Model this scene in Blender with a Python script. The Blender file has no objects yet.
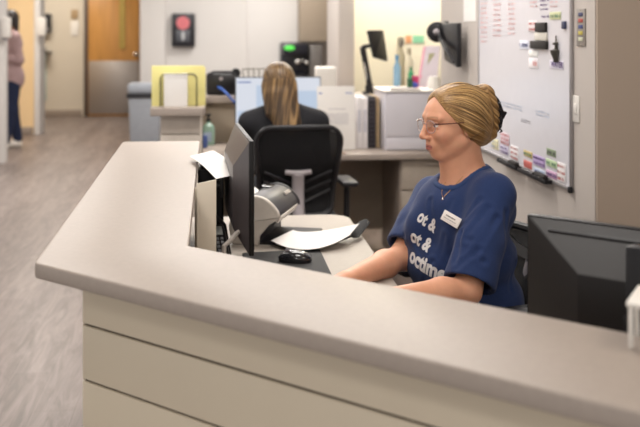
import bpy, bmesh, math, random
import numpy as np
from mathutils import Vector, Matrix, noise
from mathutils.bvhtree import BVHTree
import openvdb

random.seed(7)
SC = bpy.context.scene
COL = SC.collection
PI = math.pi

# ------------------------------------------------------------------ camera
EYE = 1.48
YAW = math.radians(6)
FW = Vector((math.sin(YAW), math.cos(YAW), 0))
RT = Vector((math.cos(YAW), -math.sin(YAW), 0))
UP = Vector((0, 0, 1))
cam_d = bpy.data.cameras.new('camera')
cam = bpy.data.objects.new('camera', cam_d)
COL.objects.link(cam)
cam.location = (0, 0, EYE)
cam.rotation_euler = (PI/2, 0, -YAW)
cam_d.sensor_width = 36
cam_d.lens = 1000/640*36
cam_d.shift_y = -(213.5-28)/640
cam_d.clip_start = 0.05
cam_d.clip_end = 60
cam_d.dof.use_dof = True
cam_d.dof.focus_distance = 2.65
cam_d.dof.aperture_fstop = 3.7
SC.camera = cam

# ------------------------------------------------------------------ world, lamps, exposure
w = bpy.data.worlds.new('world'); SC.world = w
w.use_nodes = True
bg = w.node_tree.nodes['Background']
bg.inputs[0].default_value = (1.0, 0.97, 0.94, 1)
bg.inputs[1].default_value = 0.87
SC.view_settings.view_transform = 'Standard'
SC.view_settings.look = 'None'
SC.view_settings.gamma = 1
SC.view_settings.use_curve_mapping = False
SC.view_settings.exposure = 0.0
CEIL = 2.75
LAMPS = [  # x, y, sx, sy, watts, colour
    (-0.9, 1.9, 0.6, 1.2, 8, (1, .97, .94)),
    (0.55, 4.3, 1.2, 0.6, 30, (1, .97, .94)),
    (0.3, 2.35, 0.6, 0.6, 10, (1, .97, .94)),
    (-1.3, 5.2, 0.6, 1.2, 26, (1, .97, .94)),
    (0.35, 6.9, 1.2, 0.6, 34, (1, .975, .95)),
    (-0.2, 9.6, 1.2, 0.6, 42, (1, .975, .95)),
    (-1.6, 9.0, 0.6, 1.2, 34, (1, .97, .94)),
    (0.6, 11.2, 1.2, 0.6, 34, (1, .975, .95)),
    (-2.2, 12.8, 0.6, 1.2, 30, (1, .95, .88)),
    (-2.6, 15.8, 1.2, 0.6, 40, (1, .92, .80)),
    (-4.4, 13.0, 1.2, 0.6, 40, (1, .80, .55)),
    (1.5, 6.9, 0.3, 0.6, 42, (1, .96, .88)),
    (-0.6, -1.0, 0.6, 0.6, 24, (1, .97, .94)),  # added fill behind the camera to brighten the counter's front panels
    (1.6, 0.9, 0.6, 0.6, 9, (1, .86, .68)),
]
for i, (x, y, sx, sy, e, c) in enumerate(LAMPS):
    ld = bpy.data.lights.new('ceiling_lamp', 'AREA')
    ld.shape = 'RECTANGLE'; ld.size = sx; ld.size_y = sy; ld.energy = e; ld.color = c
    lo = bpy.data.objects.new('ceiling_lamp', ld); COL.objects.link(lo)
    lo.location = (x, y, CEIL-0.06)

# ------------------------------------------------------------------ picking helpers (photo pixel -> point in the room)
def C(px, py, d):
    u = (px-320)/1000
    p = FW*d + RT*(u*d)
    return Vector((p.x, p.y, EYE-(py-28)/1000*d))
def atX(px, py, X):
    u = (px-320)/1000
    return C(px, py, X/(FW.x+RT.x*u))
def atY(px, py, Y):
    u = (px-320)/1000
    return C(px, py, Y/(FW.y+RT.y*u))
def atZ(px, py, z):
    return C(px, py, (EYE-z)*1000/(py-28))

# ------------------------------------------------------------------ materials
def lin(c):
    if isinstance(c, str):
        c = [int(c[i:i+2], 16)/255 for i in (1, 3, 5)]
    return tuple((v/12.92 if v <= 0.04045 else ((v+0.055)/1.055)**2.4) for v in c) + (1,)
MATS = {}
def mat(name, col, rough=0.55, metal=0.0, var=0.06, scale=18, bump=0.0, bscale=200, stretch=None,
        emit=None, emit_s=0, alpha=1, trans=0, ior=1.45, sheen=0, coat=0, sss=0, spec=0.5, attr=False, detail=3):
    if name in MATS: return MATS[name]
    m = bpy.data.materials.new(name); m.use_nodes = True
    nt = m.node_tree; b = nt.nodes['Principled BSDF']
    L = nt.links
    base = lin(col)
    tc = nt.nodes.new('ShaderNodeTexCoord')
    mp = nt.nodes.new('ShaderNodeMapping'); L.new(tc.outputs['Object'], mp.inputs[0])
    if stretch: mp.inputs['Scale'].default_value = stretch
    nz = nt.nodes.new('ShaderNodeTexNoise'); nz.inputs['Scale'].default_value = scale; nz.inputs['Detail'].default_value = detail
    L.new(mp.outputs[0], nz.inputs['Vector'])
    mx = nt.nodes.new('ShaderNodeMix'); mx.data_type = 'RGBA'; mx.blend_type = 'MULTIPLY'
    rp = nt.nodes.new('ShaderNodeMapRange')
    rp.inputs[1].default_value = 0.3; rp.inputs[2].default_value = 0.7
    rp.inputs[3].default_value = 1-var; rp.inputs[4].default_value = 1+var
    L.new(nz.outputs['Fac'], rp.inputs[0])
    mx.inputs[0].default_value = 1
    if attr:
        at = nt.nodes.new('ShaderNodeAttribute'); at.attribute_name = 'col'
        L.new(at.outputs['Color'], mx.inputs[6])
    else:
        mx.inputs[6].default_value = base
    L.new(rp.outputs[0], mx.inputs[7])
    L.new(mx.outputs[2], b.inputs['Base Color'])
    b.inputs['Roughness'].default_value = rough
    b.inputs['Metallic'].default_value = metal
    b.inputs['IOR'].default_value = ior
    b.inputs['Specular IOR Level'].default_value = spec
    if trans: b.inputs['Transmission Weight'].default_value = trans
    if sheen: b.inputs['Sheen Weight'].default_value = sheen
    if coat: b.inputs['Coat Weight'].default_value = coat
    if alpha < 1: b.inputs['Alpha'].default_value = alpha
    if sss:
        b.inputs['Subsurface Weight'].default_value = sss
        b.inputs['Subsurface Radius'].default_value = (1, .35, .2)
        b.inputs['Subsurface Scale'].default_value = 0.008
    if emit:
        b.inputs['Emission Color'].default_value = lin(emit); b.inputs['Emission Strength'].default_value = emit_s
    if bump:
        n2 = nt.nodes.new('ShaderNodeTexNoise'); n2.inputs['Scale'].default_value = bscale; n2.inputs['Detail'].default_value = 2
        L.new(mp.outputs[0], n2.inputs['Vector'])
        bp = nt.nodes.new('ShaderNodeBump'); bp.inputs['Strength'].default_value = bump; bp.inputs['Distance'].default_value = 0.002
        L.new(n2.outputs['Fac'], bp.inputs['Height']); L.new(bp.outputs[0], b.inputs['Normal'])
    MATS[name] = m
    return m

def floor_mat():
    m = bpy.data.materials.new('vinyl_planks'); m.use_nodes = True
    nt = m.node_tree; L = nt.links; b = nt.nodes['Principled BSDF']
    tc = nt.nodes.new('ShaderNodeTexCoord')
    mp = nt.nodes.new('ShaderNodeMapping'); mp.inputs['Rotation'].default_value = (0, 0, PI/2)
    L.new(tc.outputs['Object'], mp.inputs[0])
    br = nt.nodes.new('ShaderNodeTexBrick')
    br.inputs['Scale'].default_value = 1; br.inputs['Brick Width'].default_value = 1.2; br.inputs['Row Height'].default_value = 0.16
    br.inputs['Mortar Size'].default_value = 0.0015; br.inputs['Color1'].default_value = lin('#776b65'); br.inputs['Color2'].default_value = lin('#897d77')
    br.inputs['Mortar'].default_value = lin('#6c615b'); br.offset = 0.37
    L.new(mp.outputs[0], br.inputs['Vector'])
    m2 = nt.nodes.new('ShaderNodeMapping'); m2.inputs['Scale'].default_value = (7, 0.9, 1)
    L.new(tc.outputs['Object'], m2.inputs[0])
    nz = nt.nodes.new('ShaderNodeTexNoise'); nz.inputs['Scale'].default_value = 2.6; nz.inputs['Detail'].default_value = 7; nz.inputs['Roughness'].default_value = .65
    nz.inputs['Distortion'].default_value = 1.2
    L.new(m2.outputs[0], nz.inputs['Vector'])
    rp = nt.nodes.new('ShaderNodeValToRGB')
    e = rp.color_ramp.elements
    e[0].position = .36; e[0].color = (.64, .62, .61, 1); e[1].position = .64; e[1].color = (1.16, 1.13, 1.14, 1)
    L.new(nz.outputs['Fac'], rp.inputs[0])
    mx = nt.nodes.new('ShaderNodeMix'); mx.data_type = 'RGBA'; mx.blend_type = 'MULTIPLY'; mx.inputs[0].default_value = 1
    L.new(br.outputs['Color'], mx.inputs[6]); L.new(rp.outputs[0], mx.inputs[7])
    L.new(mx.outputs[2], b.inputs['Base Color'])
    b.inputs['Roughness'].default_value = .42
    return m

# ------------------------------------------------------------------ mesh builder
def wmat(o):
    m = o.matrix_basis.copy()
    while o.parent:
        o = o.parent; m = o.matrix_basis @ m
    return m
def tag(o, label=None, cat=None, group=None, kind=None):
    if label: o['label'] = label
    if cat: o['category'] = cat
    if group: o['group'] = group
    if kind: o['kind'] = kind
    return o
def thing(name, label, cat, loc=(0, 0, 0), rz=0, group=None):
    o = bpy.data.objects.new(name, None); COL.objects.link(o)
    o.empty_display_size = .05
    o.location = loc; o.rotation_euler = (0, 0, rz)
    return tag(o, label, cat, group)
def finish(bm, name, m, parent=None, local=False, sharp=0.6, label=None):
    bmesh.ops.recalc_face_normals(bm, faces=bm.faces)
    for e in bm.edges:
        if len(e.link_faces) == 2 and e.calc_face_angle(0) > sharp: e.smooth = False
    for f in bm.faces: f.smooth = True
    if parent is not None:
        if not local: bm.transform(wmat(parent).inverted())
        off = None
    else:
        xs = [v.co for v in bm.verts]
        off = Vector(((min(v.x for v in xs)+max(v.x for v in xs))/2, (min(v.y for v in xs)+max(v.y for v in xs))/2, min(v.z for v in xs)))
        bmesh.ops.translate(bm, verts=bm.verts, vec=-off)
    me = bpy.data.meshes.new(name); bm.to_mesh(me); bm.free()
    for mm in (m if isinstance(m, (list, tuple)) else [m]): me.materials.append(mm)
    o = bpy.data.objects.new(name, me); COL.objects.link(o)
    if parent is not None: o.parent = parent
    else: o.location = off
    if label: o['label'] = label
    return o

class B:
    def __init__(s): s.bm = bmesh.new(); s.mi = 0
    def _merge(s, t, M=None):
        if M is not None: t.transform(M)
        for f in t.faces: f.material_index = s.mi
        me = bpy.data.meshes.new('t'); t.to_mesh(me); t.free()
        s.bm.from_mesh(me); bpy.data.meshes.remove(me)
        return s
    def box(s, c, size, bev=0.0, R=None, seg=2):
        t = bmesh.new(); bmesh.ops.create_cube(t, size=1)
        bmesh.ops.scale(t, vec=size, verts=t.verts)
        if bev: bmesh.ops.bevel(t, geom=t.edges, offset=min(bev, min(size)*.49), segments=seg, profile=.5, affect='EDGES')
        M = Matrix.Translation(c)
        if R is not None: M = M @ R.to_4x4()
        return s._merge(t, M)
    def bb(s, lo, hi, bev=0.0):
        lo = Vector(lo); hi = Vector(hi)
        return s.box((lo+hi)/2, hi-lo, bev)
    def cyl(s, a, b, r, r2=None, seg=20, bev=0):
        a = Vector(a); b = Vector(b); d = b-a
        t = bmesh.new(); bmesh.ops.create_cone(t, cap_ends=True, segments=seg, radius1=r, radius2=r if r2 is None else r2, depth=d.length)
        if bev:
            es = [e for e in t.edges if len(e.link_faces) == 2 and e.calc_face_angle(0) > 1]
            bmesh.ops.bevel(t, geom=es, offset=bev, segments=2, profile=.5, affect='EDGES')
        M = Matrix.Translation((a+b)/2) @ d.to_track_quat('Z', 'Y').to_matrix().to_4x4()
        return s._merge(t, M)
    def sph(s, c, r, sc=(1, 1, 1), R=None, seg=20):
        t = bmesh.new(); bmesh.ops.create_uvsphere(t, u_segments=seg, v_segments=seg//2+2, radius=r)
        bmesh.ops.scale(t, vec=sc, verts=t.verts)
        M = Matrix.Translation(c)
        if R is not None: M = M @ R.to_4x4()
        return s._merge(t, M)
    def tube(s, pts, r, seg=8, closed=False, flat=1.0):
        pts = [Vector(p) for p in pts]; n = len(pts)
        rr = r if isinstance(r, (list, tuple)) else [r]*n
        t = bmesh.new(); rings = []
        prev = None
        for i, p in enumerate(pts):
            if closed: d = pts[(i+1) % n]-pts[i-1]
            else: d = pts[min(i+1, n-1)]-pts[max(i-1, 0)]
            d.normalize()
            if prev is None:
                a = Vector((0, 0, 1)) if abs(d.z) < .9 else Vector((1, 0, 0))
                nrm = d.cross(a).normalized()
            else:
                nrm = (prev - d*prev.dot(d)).normalized()
            prev = nrm; bn = d.cross(nrm)
            rings.append([t.verts.new(p+(nrm*math.cos(2*PI*k/seg)*flat+bn*math.sin(2*PI*k/seg))*rr[i]) for k in range(seg)])
        m = n if closed else n-1
        for i in range(m):
            A = rings[i]; Bq = rings[(i+1) % n]
            for k in range(seg): t.faces.new((A[k], A[(k+1) % seg], Bq[(k+1) % seg], Bq[k]))
        if not closed:
            t.faces.new(rings[0]); t.faces.new(rings[-1][::-1])
        return s._merge(t)
    def lathe(s, prof, c, seg=24, R=None):
        t = bmesh.new(); rings = []
        for r, z in prof:
            if r < 1e-5: rings.append([t.verts.new((0, 0, z))])
            else: rings.append([t.verts.new((r*math.cos(2*PI*k/seg), r*math.sin(2*PI*k/seg), z)) for k in range(seg)])
        for A, Bq in zip(rings, rings[1:]):
            for k in range(seg):
                q = [A[k % len(A)], A[(k+1) % len(A)], Bq[(k+1) % len(Bq)], Bq[k % len(Bq)]]
                u = []
                [u.append(v) for v in q if v not in u]
                if len(u) > 2:
                    try: t.faces.new(u)
                    except ValueError: pass
        M = Matrix.Translation(c)
        if R is not None: M = M @ R.to_4x4()
        return s._merge(t, M)
    def prism(s, poly, z0, z1, bev=0, M=None):
        t = bmesh.new()
        f = t.faces.new([t.verts.new((p[0], p[1], z0)) for p in poly])
        r = bmesh.ops.extrude_face_region(t, geom=[f])
        bmesh.ops.translate(t, verts=[v for v in r['geom'] if isinstance(v, bmesh.types.BMVert)], vec=(0, 0, z1-z0))
        if bev:
            bmesh.ops.bevel(t, geom=[e for e in t.edges], offset=bev, segments=3, profile=.5, affect='EDGES')
        return s._merge(t, M)
    def poly(s, pts):
        t = bmesh.new(); t.faces.new([t.verts.new(p) for p in pts]); return s._merge(t)
    def hull(s, pts, bev=0):
        t = bmesh.new()
        for p in pts: t.verts.new(p)
        bmesh.ops.convex_hull(t, input=t.verts)
        bmesh.ops.dissolve_limit(t, angle_limit=.02, verts=t.verts, edges=t.edges)
        if bev: bmesh.ops.bevel(t, geom=t.edges, offset=bev, segments=2, profile=.5, affect='EDGES')
        return s._merge(t)
    def sheet(s, fn, nu, nv, th):
        """surface point fn(u, v) given a thickness th along its normal"""
        t = bmesh.new()
        P = [[Vector(fn(i/nu, j/nv)) for j in range(nv+1)] for i in range(nu+1)]
        def nrm(i, j):
            a = P[min(i+1, nu)][j]-P[max(i-1, 0)][j]; b = P[i][min(j+1, nv)]-P[i][max(j-1, 0)]
            return a.cross(b).normalized()
        V0 = [[t.verts.new(P[i][j]+nrm(i, j)*th/2) for j in range(nv+1)] for i in range(nu+1)]
        V1 = [[t.verts.new(P[i][j]-nrm(i, j)*th/2) for j in range(nv+1)] for i in range(nu+1)]
        for i in range(nu):
            for j in range(nv):
                t.faces.new((V0[i][j], V0[i+1][j], V0[i+1][j+1], V0[i][j+1]))
                t.faces.new((V1[i][j], V1[i][j+1], V1[i+1][j+1], V1[i+1][j]))
        for i in range(nu):
            t.faces.new((V0[i][0], V1[i][0], V1[i+1][0], V0[i+1][0])); t.faces.new((V0[i][nv], V0[i+1][nv], V1[i+1][nv], V1[i][nv]))
        for j in range(nv):
            t.faces.new((V0[0][j], V0[0][j+1], V1[0][j+1], V1[0][j])); t.faces.new((V0[nu][j], V1[nu][j], V1[nu][j+1], V0[nu][j+1]))
        return s._merge(t)
    def build(s, name, m, parent=None, local=False, label=None, sharp=.6):
        return finish(s.bm, name, m, parent, local, sharp, label)
def top(o, label, cat, group=None): return tag(o, label, cat, group)
def struct(o): o['kind'] = 'structure'; return o

def copy_tree(o, parent=None):
    c = o.copy(); COL.objects.link(c); c.parent = parent
    for ch in [x for x in COL.objects if x.parent == o]: copy_tree(ch, c)
    return c

def rounded(poly, rads, n=6):
    out = []
    N = len(poly)
    for i, p in enumerate(poly):
        r = rads[i] if i < len(rads) else 0
        p = Vector(p)
        if not r: out.append(p); continue
        a = (Vector(poly[i-1])-p).normalized(); b = (Vector(poly[(i+1) % N])-p).normalized()
        ang = a.angle(b); t = r/math.tan(ang/2)
        cc = p+(a+b).normalized()*(r/math.sin(ang/2))
        s0 = p+a*t-cc; s1 = p+b*t-cc
        a0 = math.atan2(s0.y, s0.x); a1 = math.atan2(s1.y, s1.x)
        da = (a1-a0+PI) % (2*PI)-PI
        for k in range(n+1):
            q = a0+da*k/n; out.append(cc+Vector((math.cos(q), math.sin(q)))*r)
    return out

# ------------------------------------------------------------------ signed distance modelling for bodies and clothes
def axis(lo, hi, coarse, fine=()):
    v = [lo]
    while v[-1] < hi:
        st = coarse
        for a, b, s_ in fine:
            if a <= v[-1]+1e-6 < b: st = min(st, s_)
        v.append(v[-1]+st)
    return np.array(v, dtype=np.float32)
class SDF:
    def __init__(s, xs, ys, zs):
        s.ax = (xs, ys, zs); s.D = np.full((len(xs), len(ys), len(zs)), 1.0, np.float32)
    def win(s, lo, hi):
        sl = []
        for a, l, h in zip(s.ax, lo, hi):
            i0 = max(0, int(np.searchsorted(a, l))-1); i1 = min(len(a), int(np.searchsorted(a, h))+1)
            if i1 <= i0+1: return None
            sl.append(slice(i0, i1))
        X = s.ax[0][sl[0]][:, None, None]; Y = s.ax[1][sl[1]][None, :, None]; Z = s.ax[2][sl[2]][None, None, :]
        return tuple(sl), X, Y, Z
    def _put(s, sl, d, k, op):
        a = s.D[sl]
        if op == 'sub':
            d = -d
            if k:
                h = np.clip(.5-.5*(a-d)/k, 0, 1); s.D[sl] = a*(1-h)+d*h+k*h*(1-h)
            else: s.D[sl] = np.maximum(a, d)
        else:
            if k:
                h = np.clip(.5+.5*(a-d)/k, 0, 1); s.D[sl] = a*(1-h)+d*h-k*h*(1-h)
            else: s.D[sl] = np.minimum(a, d)
    def cone(s, a, b, ra, rb=None, k=.01, op='add', sq=None):
        rb = ra if rb is None else rb
        a = np.array(a, np.float32); b = np.array(b, np.float32); m = max(ra, rb)+k+.015
        q = s.win(np.minimum(a, b)-m, np.maximum(a, b)+m)
        if q is None: return
        sl, X, Y, Z = q
        d = b-a; L2 = float(d@d)+1e-9
        t = np.clip(((X-a[0])*d[0]+(Y-a[1])*d[1]+(Z-a[2])*d[2])/L2, 0, 1)
        dist = np.sqrt((X-a[0]-t*d[0])**2+(Y-a[1]-t*d[1])**2+(Z-a[2]-t*d[2])**2)-(ra+(rb-ra)*t)
        s._put(sl, dist, k, op)
    def chain(s, pts, rads, k=.01):
        for i in range(len(pts)-1): s.cone(pts[i], pts[i+1], rads[i], rads[i+1], k)
    def ell(s, c, r, k=.01, M=None, op='add'):
        """ellipsoid; M: 3 axis vectors (rows) in the room"""
        c = np.array(c, np.float32); m = max(r)+k+.015
        q = s.win(c-m, c+m)
        if q is None: return
        sl, X, Y, Z = q
        x, y, z = X-c[0], Y-c[1], Z-c[2]
        if M is not None:
            A = [np.array(v, np.float32) for v in M]
            p = [x*v[0]+y*v[1]+z*v[2] for v in A]
        else: p = [x, y, z]
        k0 = np.sqrt(sum((p[i]/r[i])**2 for i in range(3))); k1 = np.sqrt(sum((p[i]/r[i]**2)**2 for i in range(3)))+1e-9
        s._put(sl, k0*(k0-1)/k1, k, op)
    def plane_cut(s, p, n, lo, hi):
        """remove everything on the +n side of the plane inside the window"""
        q = s.win(lo, hi)
        if q is None: return
        sl, X, Y, Z = q
        s.D[sl] = np.maximum(s.D[sl], (X-p[0])*n[0]+(Y-p[1])*n[1]+(Z-p[2])*n[2])
    def mesh(s, smooth=1):
        D = s.D
        g = openvdb.FloatGrid(1.0)
        g.copyFromArray(np.ascontiguousarray(np.clip(D, -.5, .5)))
        pts, quads = g.convertToQuads(0.0)
        pts = np.asarray(pts, np.float64); quads = np.asarray(quads)
        out = np.empty_like(pts)
        for i in range(3): out[:, i] = np.interp(pts[:, i], np.arange(len(s.ax[i])), s.ax[i])
        return out, quads
def relax(P, Q, it=2, lam=.5):
    n = len(P)
    E = np.concatenate([Q[:, [0, 1]], Q[:, [1, 2]], Q[:, [2, 3]], Q[:, [3, 0]]])
    E = np.concatenate([E, E[:, ::-1]])
    cnt = np.bincount(E[:, 0], minlength=n)[:, None]
    for _ in range(it):
        S = np.stack([np.bincount(E[:, 0], weights=P[E[:, 1], i], minlength=n) for i in range(3)], 1)
        P = P*(1-lam)+lam*S/np.maximum(cnt, 1)
    return P
def normals(P, Q):
    n = np.cross(P[Q[:, 2]]-P[Q[:, 0]], P[Q[:, 3]]-P[Q[:, 1]])
    N = np.stack([sum(np.bincount(Q[:, j], weights=n[:, i], minlength=len(P)) for j in range(4)) for i in range(3)], 1)
    return N/(np.linalg.norm(N, axis=1)[:, None]+1e-12)
def np_mesh(name, P, Q, m, parent, col=None, label=None):
    M = np.array(wmat(parent).inverted())
    P2 = P@M[:3, :3].T+M[:3, 3]
    me = bpy.data.meshes.new(name)
    me.vertices.add(len(P2)); me.vertices.foreach_set('co', P2.astype(np.float32).ravel())
    # keep face winding outwards
    me.loops.add(len(Q)*4); me.loops.foreach_set('vertex_index', Q.astype(np.int32).ravel())
    me.polygons.add(len(Q)); me.polygons.foreach_set('loop_start', np.arange(0, len(Q)*4, 4, dtype=np.int32))
    me.update(calc_edges=True); me.validate()
    me.polygons.foreach_set('use_smooth', np.ones(len(me.polygons), bool))
    if col is not None:
        a = me.color_attributes.new('col', 'FLOAT_COLOR', 'POINT')
        c4 = np.concatenate([col, np.ones((len(col), 1))], 1).astype(np.float32)
        a.data.foreach_set('color', c4.ravel())
    me.materials.append(m)
    o = bpy.data.objects.new(name, me); COL.objects.link(o); o.parent = parent
    if label: o['label'] = label
    return o
def orient(P, Q):
    """flip quads if the surface winds inwards (signed volume)"""
    a, b, c, d = (P[Q[:, i]] for i in range(4))
    v = (np.einsum('ij,ij->i', a, np.cross(b, c))+np.einsum('ij,ij->i', a, np.cross(c, d))).sum()
    return Q[:, ::-1].copy() if v < 0 else Q
def hand(s, wrist, fdir, pdir, side, r=1.0, curl=.5, k=.006):
    """palm and five unequal bent fingers; fdir: finger direction, pdir: palm normal (down), side: +1/-1 thumb side along cross"""
    w = Vector(wrist); f = Vector(fdir).normalized(); p = Vector(pdir); p = (p-f*p.dot(f)).normalized()
    t = f.cross(p)*side
    s.ell(w+f*.045*r, (.05*r, .040*r, .015*r), .012, (f, t, p))
    s.cone(w, w+f*.03*r, .026*r, .024*r, .015)
    for i, (o, L) in enumerate(((.030, .072), (.010, .082), (-.011, .076), (-.030, .060))):
        q = w+f*(.078-.004*abs(i-1))*r+t*o*r
        s.cone(w+f*.03*r+t*o*.6*r, q, .012*r, .0105*r, .008)
        d = (f+t*o*1.2).normalized()
        for seg, rr, a in ((.45, .0095, curl*.5), (.32, .0085, curl*1.1), (.25, .0078, curl*1.6)):
            dd = (d*math.cos(a)+p*math.sin(a)).normalized()
            e = q+dd*L*seg*r
            s.cone(q, e, rr*r, rr*.93*r, .003)
            q = e
    q = w+f*.022*r+t*.026*r
    d = (f*.65+t*.7+p*.25).normalized()
    for L, rr in ((.038, .0125), (.032, .0105), (.024, .0095)):
        e = q+d*L*r; s.cone(q, e, rr*r, rr*.92*r, .005); q = e
        d = (d+f*.35+p*.15).normalized()

# ================================================================== THE SETTING
M_wall_w = mat('white_wall_paint', '#dcd8d4', .8, var=.015, scale=3, bump=.05, bscale=150)
M_wall_g = mat('warm_grey_wall_paint', '#c0b7b0', .75, var=.02, scale=3, bump=.06, bscale=160)
M_wall_b = mat('taupe_wall_paint_shaded', '#b09f90', .8, var=.02, scale=3, bump=.06, bscale=160)  # deeper taupe paint with some shade of this return mixed into the colour
M_wall_y = mat('cream_wall_paint', '#f4ecd4', .8, var=.015, scale=3)
M_wall_c = mat('pale_olive_wall_paint', '#d2c8b8', .8, var=.015, scale=3)
M_wall_o = mat('orange_lit_wall', '#e6c99d', .8, var=.015, scale=3)  # cream wall with the corridor's orange light tinted into its colour
M_base = mat('grey_vinyl_base', '#9a8c80', .6)
M_ceil = mat('ceiling_tile', '#dedbd4', .9, var=.03, scale=60, bump=.2)

b = B(); b.bb((-7, -1.5, -.06), (4, 19, 0)); struct(b.build('floor', floor_mat()))
b = B(); b.bb((-7, -1.5, CEIL), (4, 19, CEIL+.05)); struct(b.build('ceiling', M_ceil))
xa = atY(-120, 0, 17.1).x; xb = atY(215, 0, 17.1).x
b = B(); b.bb((xa, 17.1, 0), (xb, 17.2, CEIL)); struct(b.build('wall_far_corridor', M_wall_c))
b = B(); b.bb((xa, 17.075, 0), (atY(82, 0, 17.1).x, 17.1, .11), .004); struct(b.build('baseboard_far_corridor', M_base))
x1 = atY(36, 0, 14.3).x
b = B(); b.bb((-7, 14.3, 0), (x1, 14.42, CEIL)); struct(b.build('wall_side_corridor', M_wall_o))
b = B(); b.bb((-7, 14.275, 0), (x1-.04, 14.3, .1), .004); struct(b.build('baseboard_side_corridor', M_base))
b = B(); b.bb((atY(34, 0, 14.2).x, 14.2, 0), (atY(40, 0, 14.2).x, 14.6, CEIL), .01); struct(b.build('trim_corner_post', M_wall_w))
# left pillar at the frame's edge
b = B(); b.bb((atY(-40, 0, 11.2).x, 11.2, 0), (atY(4, 0, 11.2).x, 11.4, CEIL), .01); struct(b.build('wall_left', M_wall_w))
# central white wall
b = B(); b.bb((atY(140, 0, 12.5).x, 12.5, 0), (3.4, 12.6, CEIL)); struct(b.build('wall_center', M_wall_w))
b = B(); b.bb((atY(140, 0, 12.4).x, 12.4, 0), (atY(165, 0, 12.4).x, 12.56, CEIL), .01); struct(b.build('trim_wall_pilaster', M_wall_w))
b = B(); b.bb((atY(247, 0, 12.45).x, 12.47, 0), (atY(301, 0, 12.45).x, 12.52, CEIL), .004); struct(b.build('trim_wall_panel', M_wall_w))
# wall end between the kitchenette and the cream nook
b = B(); b.bb((.854, 6.9, 0), (.965, 7.6, CEIL), .006); struct(b.build('wall_nook_end', M_wall_g))
b = B(); b.bb((.965, 7.35, 0), (3.4, 7.5, CEIL)); struct(b.build('wall_nook', M_wall_y))
# whiteboard wall and its return
XW = 1.26
b = B(); b.bb((XW, 3.22, 0), (XW+.14, 5.5, CEIL)); struct(b.build('wall_right', M_wall_g))
b = B(); b.bb((XW+.003, 3.205, 0), (3.4, 3.22, CEIL)); struct(b.build('wall_right_return', M_wall_b))
b = B(); b.bb((XW-.012, 3.25, 0), (XW, 5.5, .1), .003); struct(b.build('baseboard_right', M_base))
b = B(); b.bb((3.4, 0, 0), (3.5, 12.6, CEIL)); struct(b.build('wall_far_right', M_wall_g))

# door in the far corridor
M_wood = mat('honey_veneer', '#bf8a4a', .35, var=.14, scale=3, stretch=(6, 6, .5), detail=6)
M_steel = mat('brushed_steel', '#a8a09a', .38, metal=.75, var=.06, scale=30, stretch=(1, 1, 20))
M_chrome = mat('bright_metal', '#d8d5d0', .2, metal=1)
M_brass = mat('brass', '#b89a50', .35, metal=.7)
M_jamb = mat('dark_bronze_frame', '#5c4c43', .5)
M_glass = mat('glass', '#e8f0ee', .05, trans=1, var=0)
dx0 = atY(88, 0, 17.0).x; dx1 = atY(139.5, 0, 17.0).x
dr = thing('door_1', None, None, ((dx0+dx1)/2, 17.05, 0)); dr['kind'] = 'structure'
b = B(); b.bb((dx0, 17.02, .01), (dx1, 17.07, 2.12), .003); b.build('door_leaf', M_wood, dr)
b = B(); b.bb((dx0+.01, 17.008, .04), (dx1-.01, 17.02, .93), .003); kp = b.build('kick_plate', M_steel, dr)
b = B()
for a, c in ((dx0-.07, dx0-.005), (dx1+.005, dx1+.07)): b.bb((a, 17.0, 0), (c, 17.1, 2.2), .004)
b.bb((dx0-.07, 17.0, 2.13), (dx1+.07, 17.1, 2.2), .004); b.build('door_frame', M_jamb, dr)
w0 = atY(119, 0, 17).x; w1 = atY(125, 0, 17).x
b = B()
b.bb((w0, 17.0, 1.15), (w0+.02, 17.02, 1.98)); b.bb((w1-.02, 17.0, 1.15), (w1, 17.02, 1.98)); b.bb((w0, 17.0, 1.13), (w1, 17.02, 1.15)); b.bb((w0, 17.0, 1.98), (w1, 17.02, 2.0))
wf = b.build('window_frame', M_brass, dr)
b = B(); b.bb((w0+.02, 17.008, 1.15), (w1-.02, 17.016, 1.98)); b.build('pane', mat('amber_wired_glass', '#b39a50', .2), wf)
b = B(); p = atY(135.5, 54, 16.98)
b.cyl((p.x, 17.02, p.z), (p.x, 16.98, p.z), .04, seg=24, bev=.004); b.cyl((p.x, 17.0, p.z), (p.x, 16.95, p.z), .014)
b.sph((p.x, 16.93, p.z), .036); b.build('door_knob', M_chrome, dr)

# ceiling light fittings (troffers the lamps sit under, one of them around an added fill lamp)
M_diff = mat('light_diffuser', '#ffffff', .5, var=0, emit='#fff6ea', emit_s=4)
M_fix = mat('white_enamel', '#e6e4df', .4, var=.01)
cl_names = ['beside the reception counter corner', 'above the opening between the desks', 'above the seated woman in the blue shirt', 'over the hallway beside the long counter arm',
            'above the rear desk ledge', 'in front of the kitchenette', 'over the hallway before the white wall', 'above the coffee maker', 'far down the hallway', 'before the wooden door', 'in the side corridor', 'in the cream nook', 'added out of view on the visitor side to brighten the counter front', 'with a warm glow over the right end of the front counter']
for (x, y, sx, sy, e_, c_), nm in zip(LAMPS, cl_names):
    t = thing('ceiling_light', 'white recessed ceiling light '+nm, 'light', (x, y, CEIL), 0)
    b = B(); z0, z1 = CEIL-.035, CEIL
    b.bb((x-sx/2-.03, y-sy/2-.03, z0), (x-sx/2, y+sy/2+.03, z1), .003); b.bb((x+sx/2, y-sy/2-.03, z0), (x+sx/2+.03, y+sy/2+.03, z1), .003)
    b.bb((x-sx/2, y-sy/2-.03, z0), (x+sx/2, y-sy/2, z1), .003); b.bb((x-sx/2, y+sy/2, z0), (x+sx/2, y+sy/2+.03, z1), .003)
    b.build('frame', M_fix, t)
    b = B(); b.bb((x-sx/2, y-sy/2, CEIL-.02), (x+sx/2, y+sy/2, CEIL-.004)); b.build('diffuser', M_diff, t)

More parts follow.
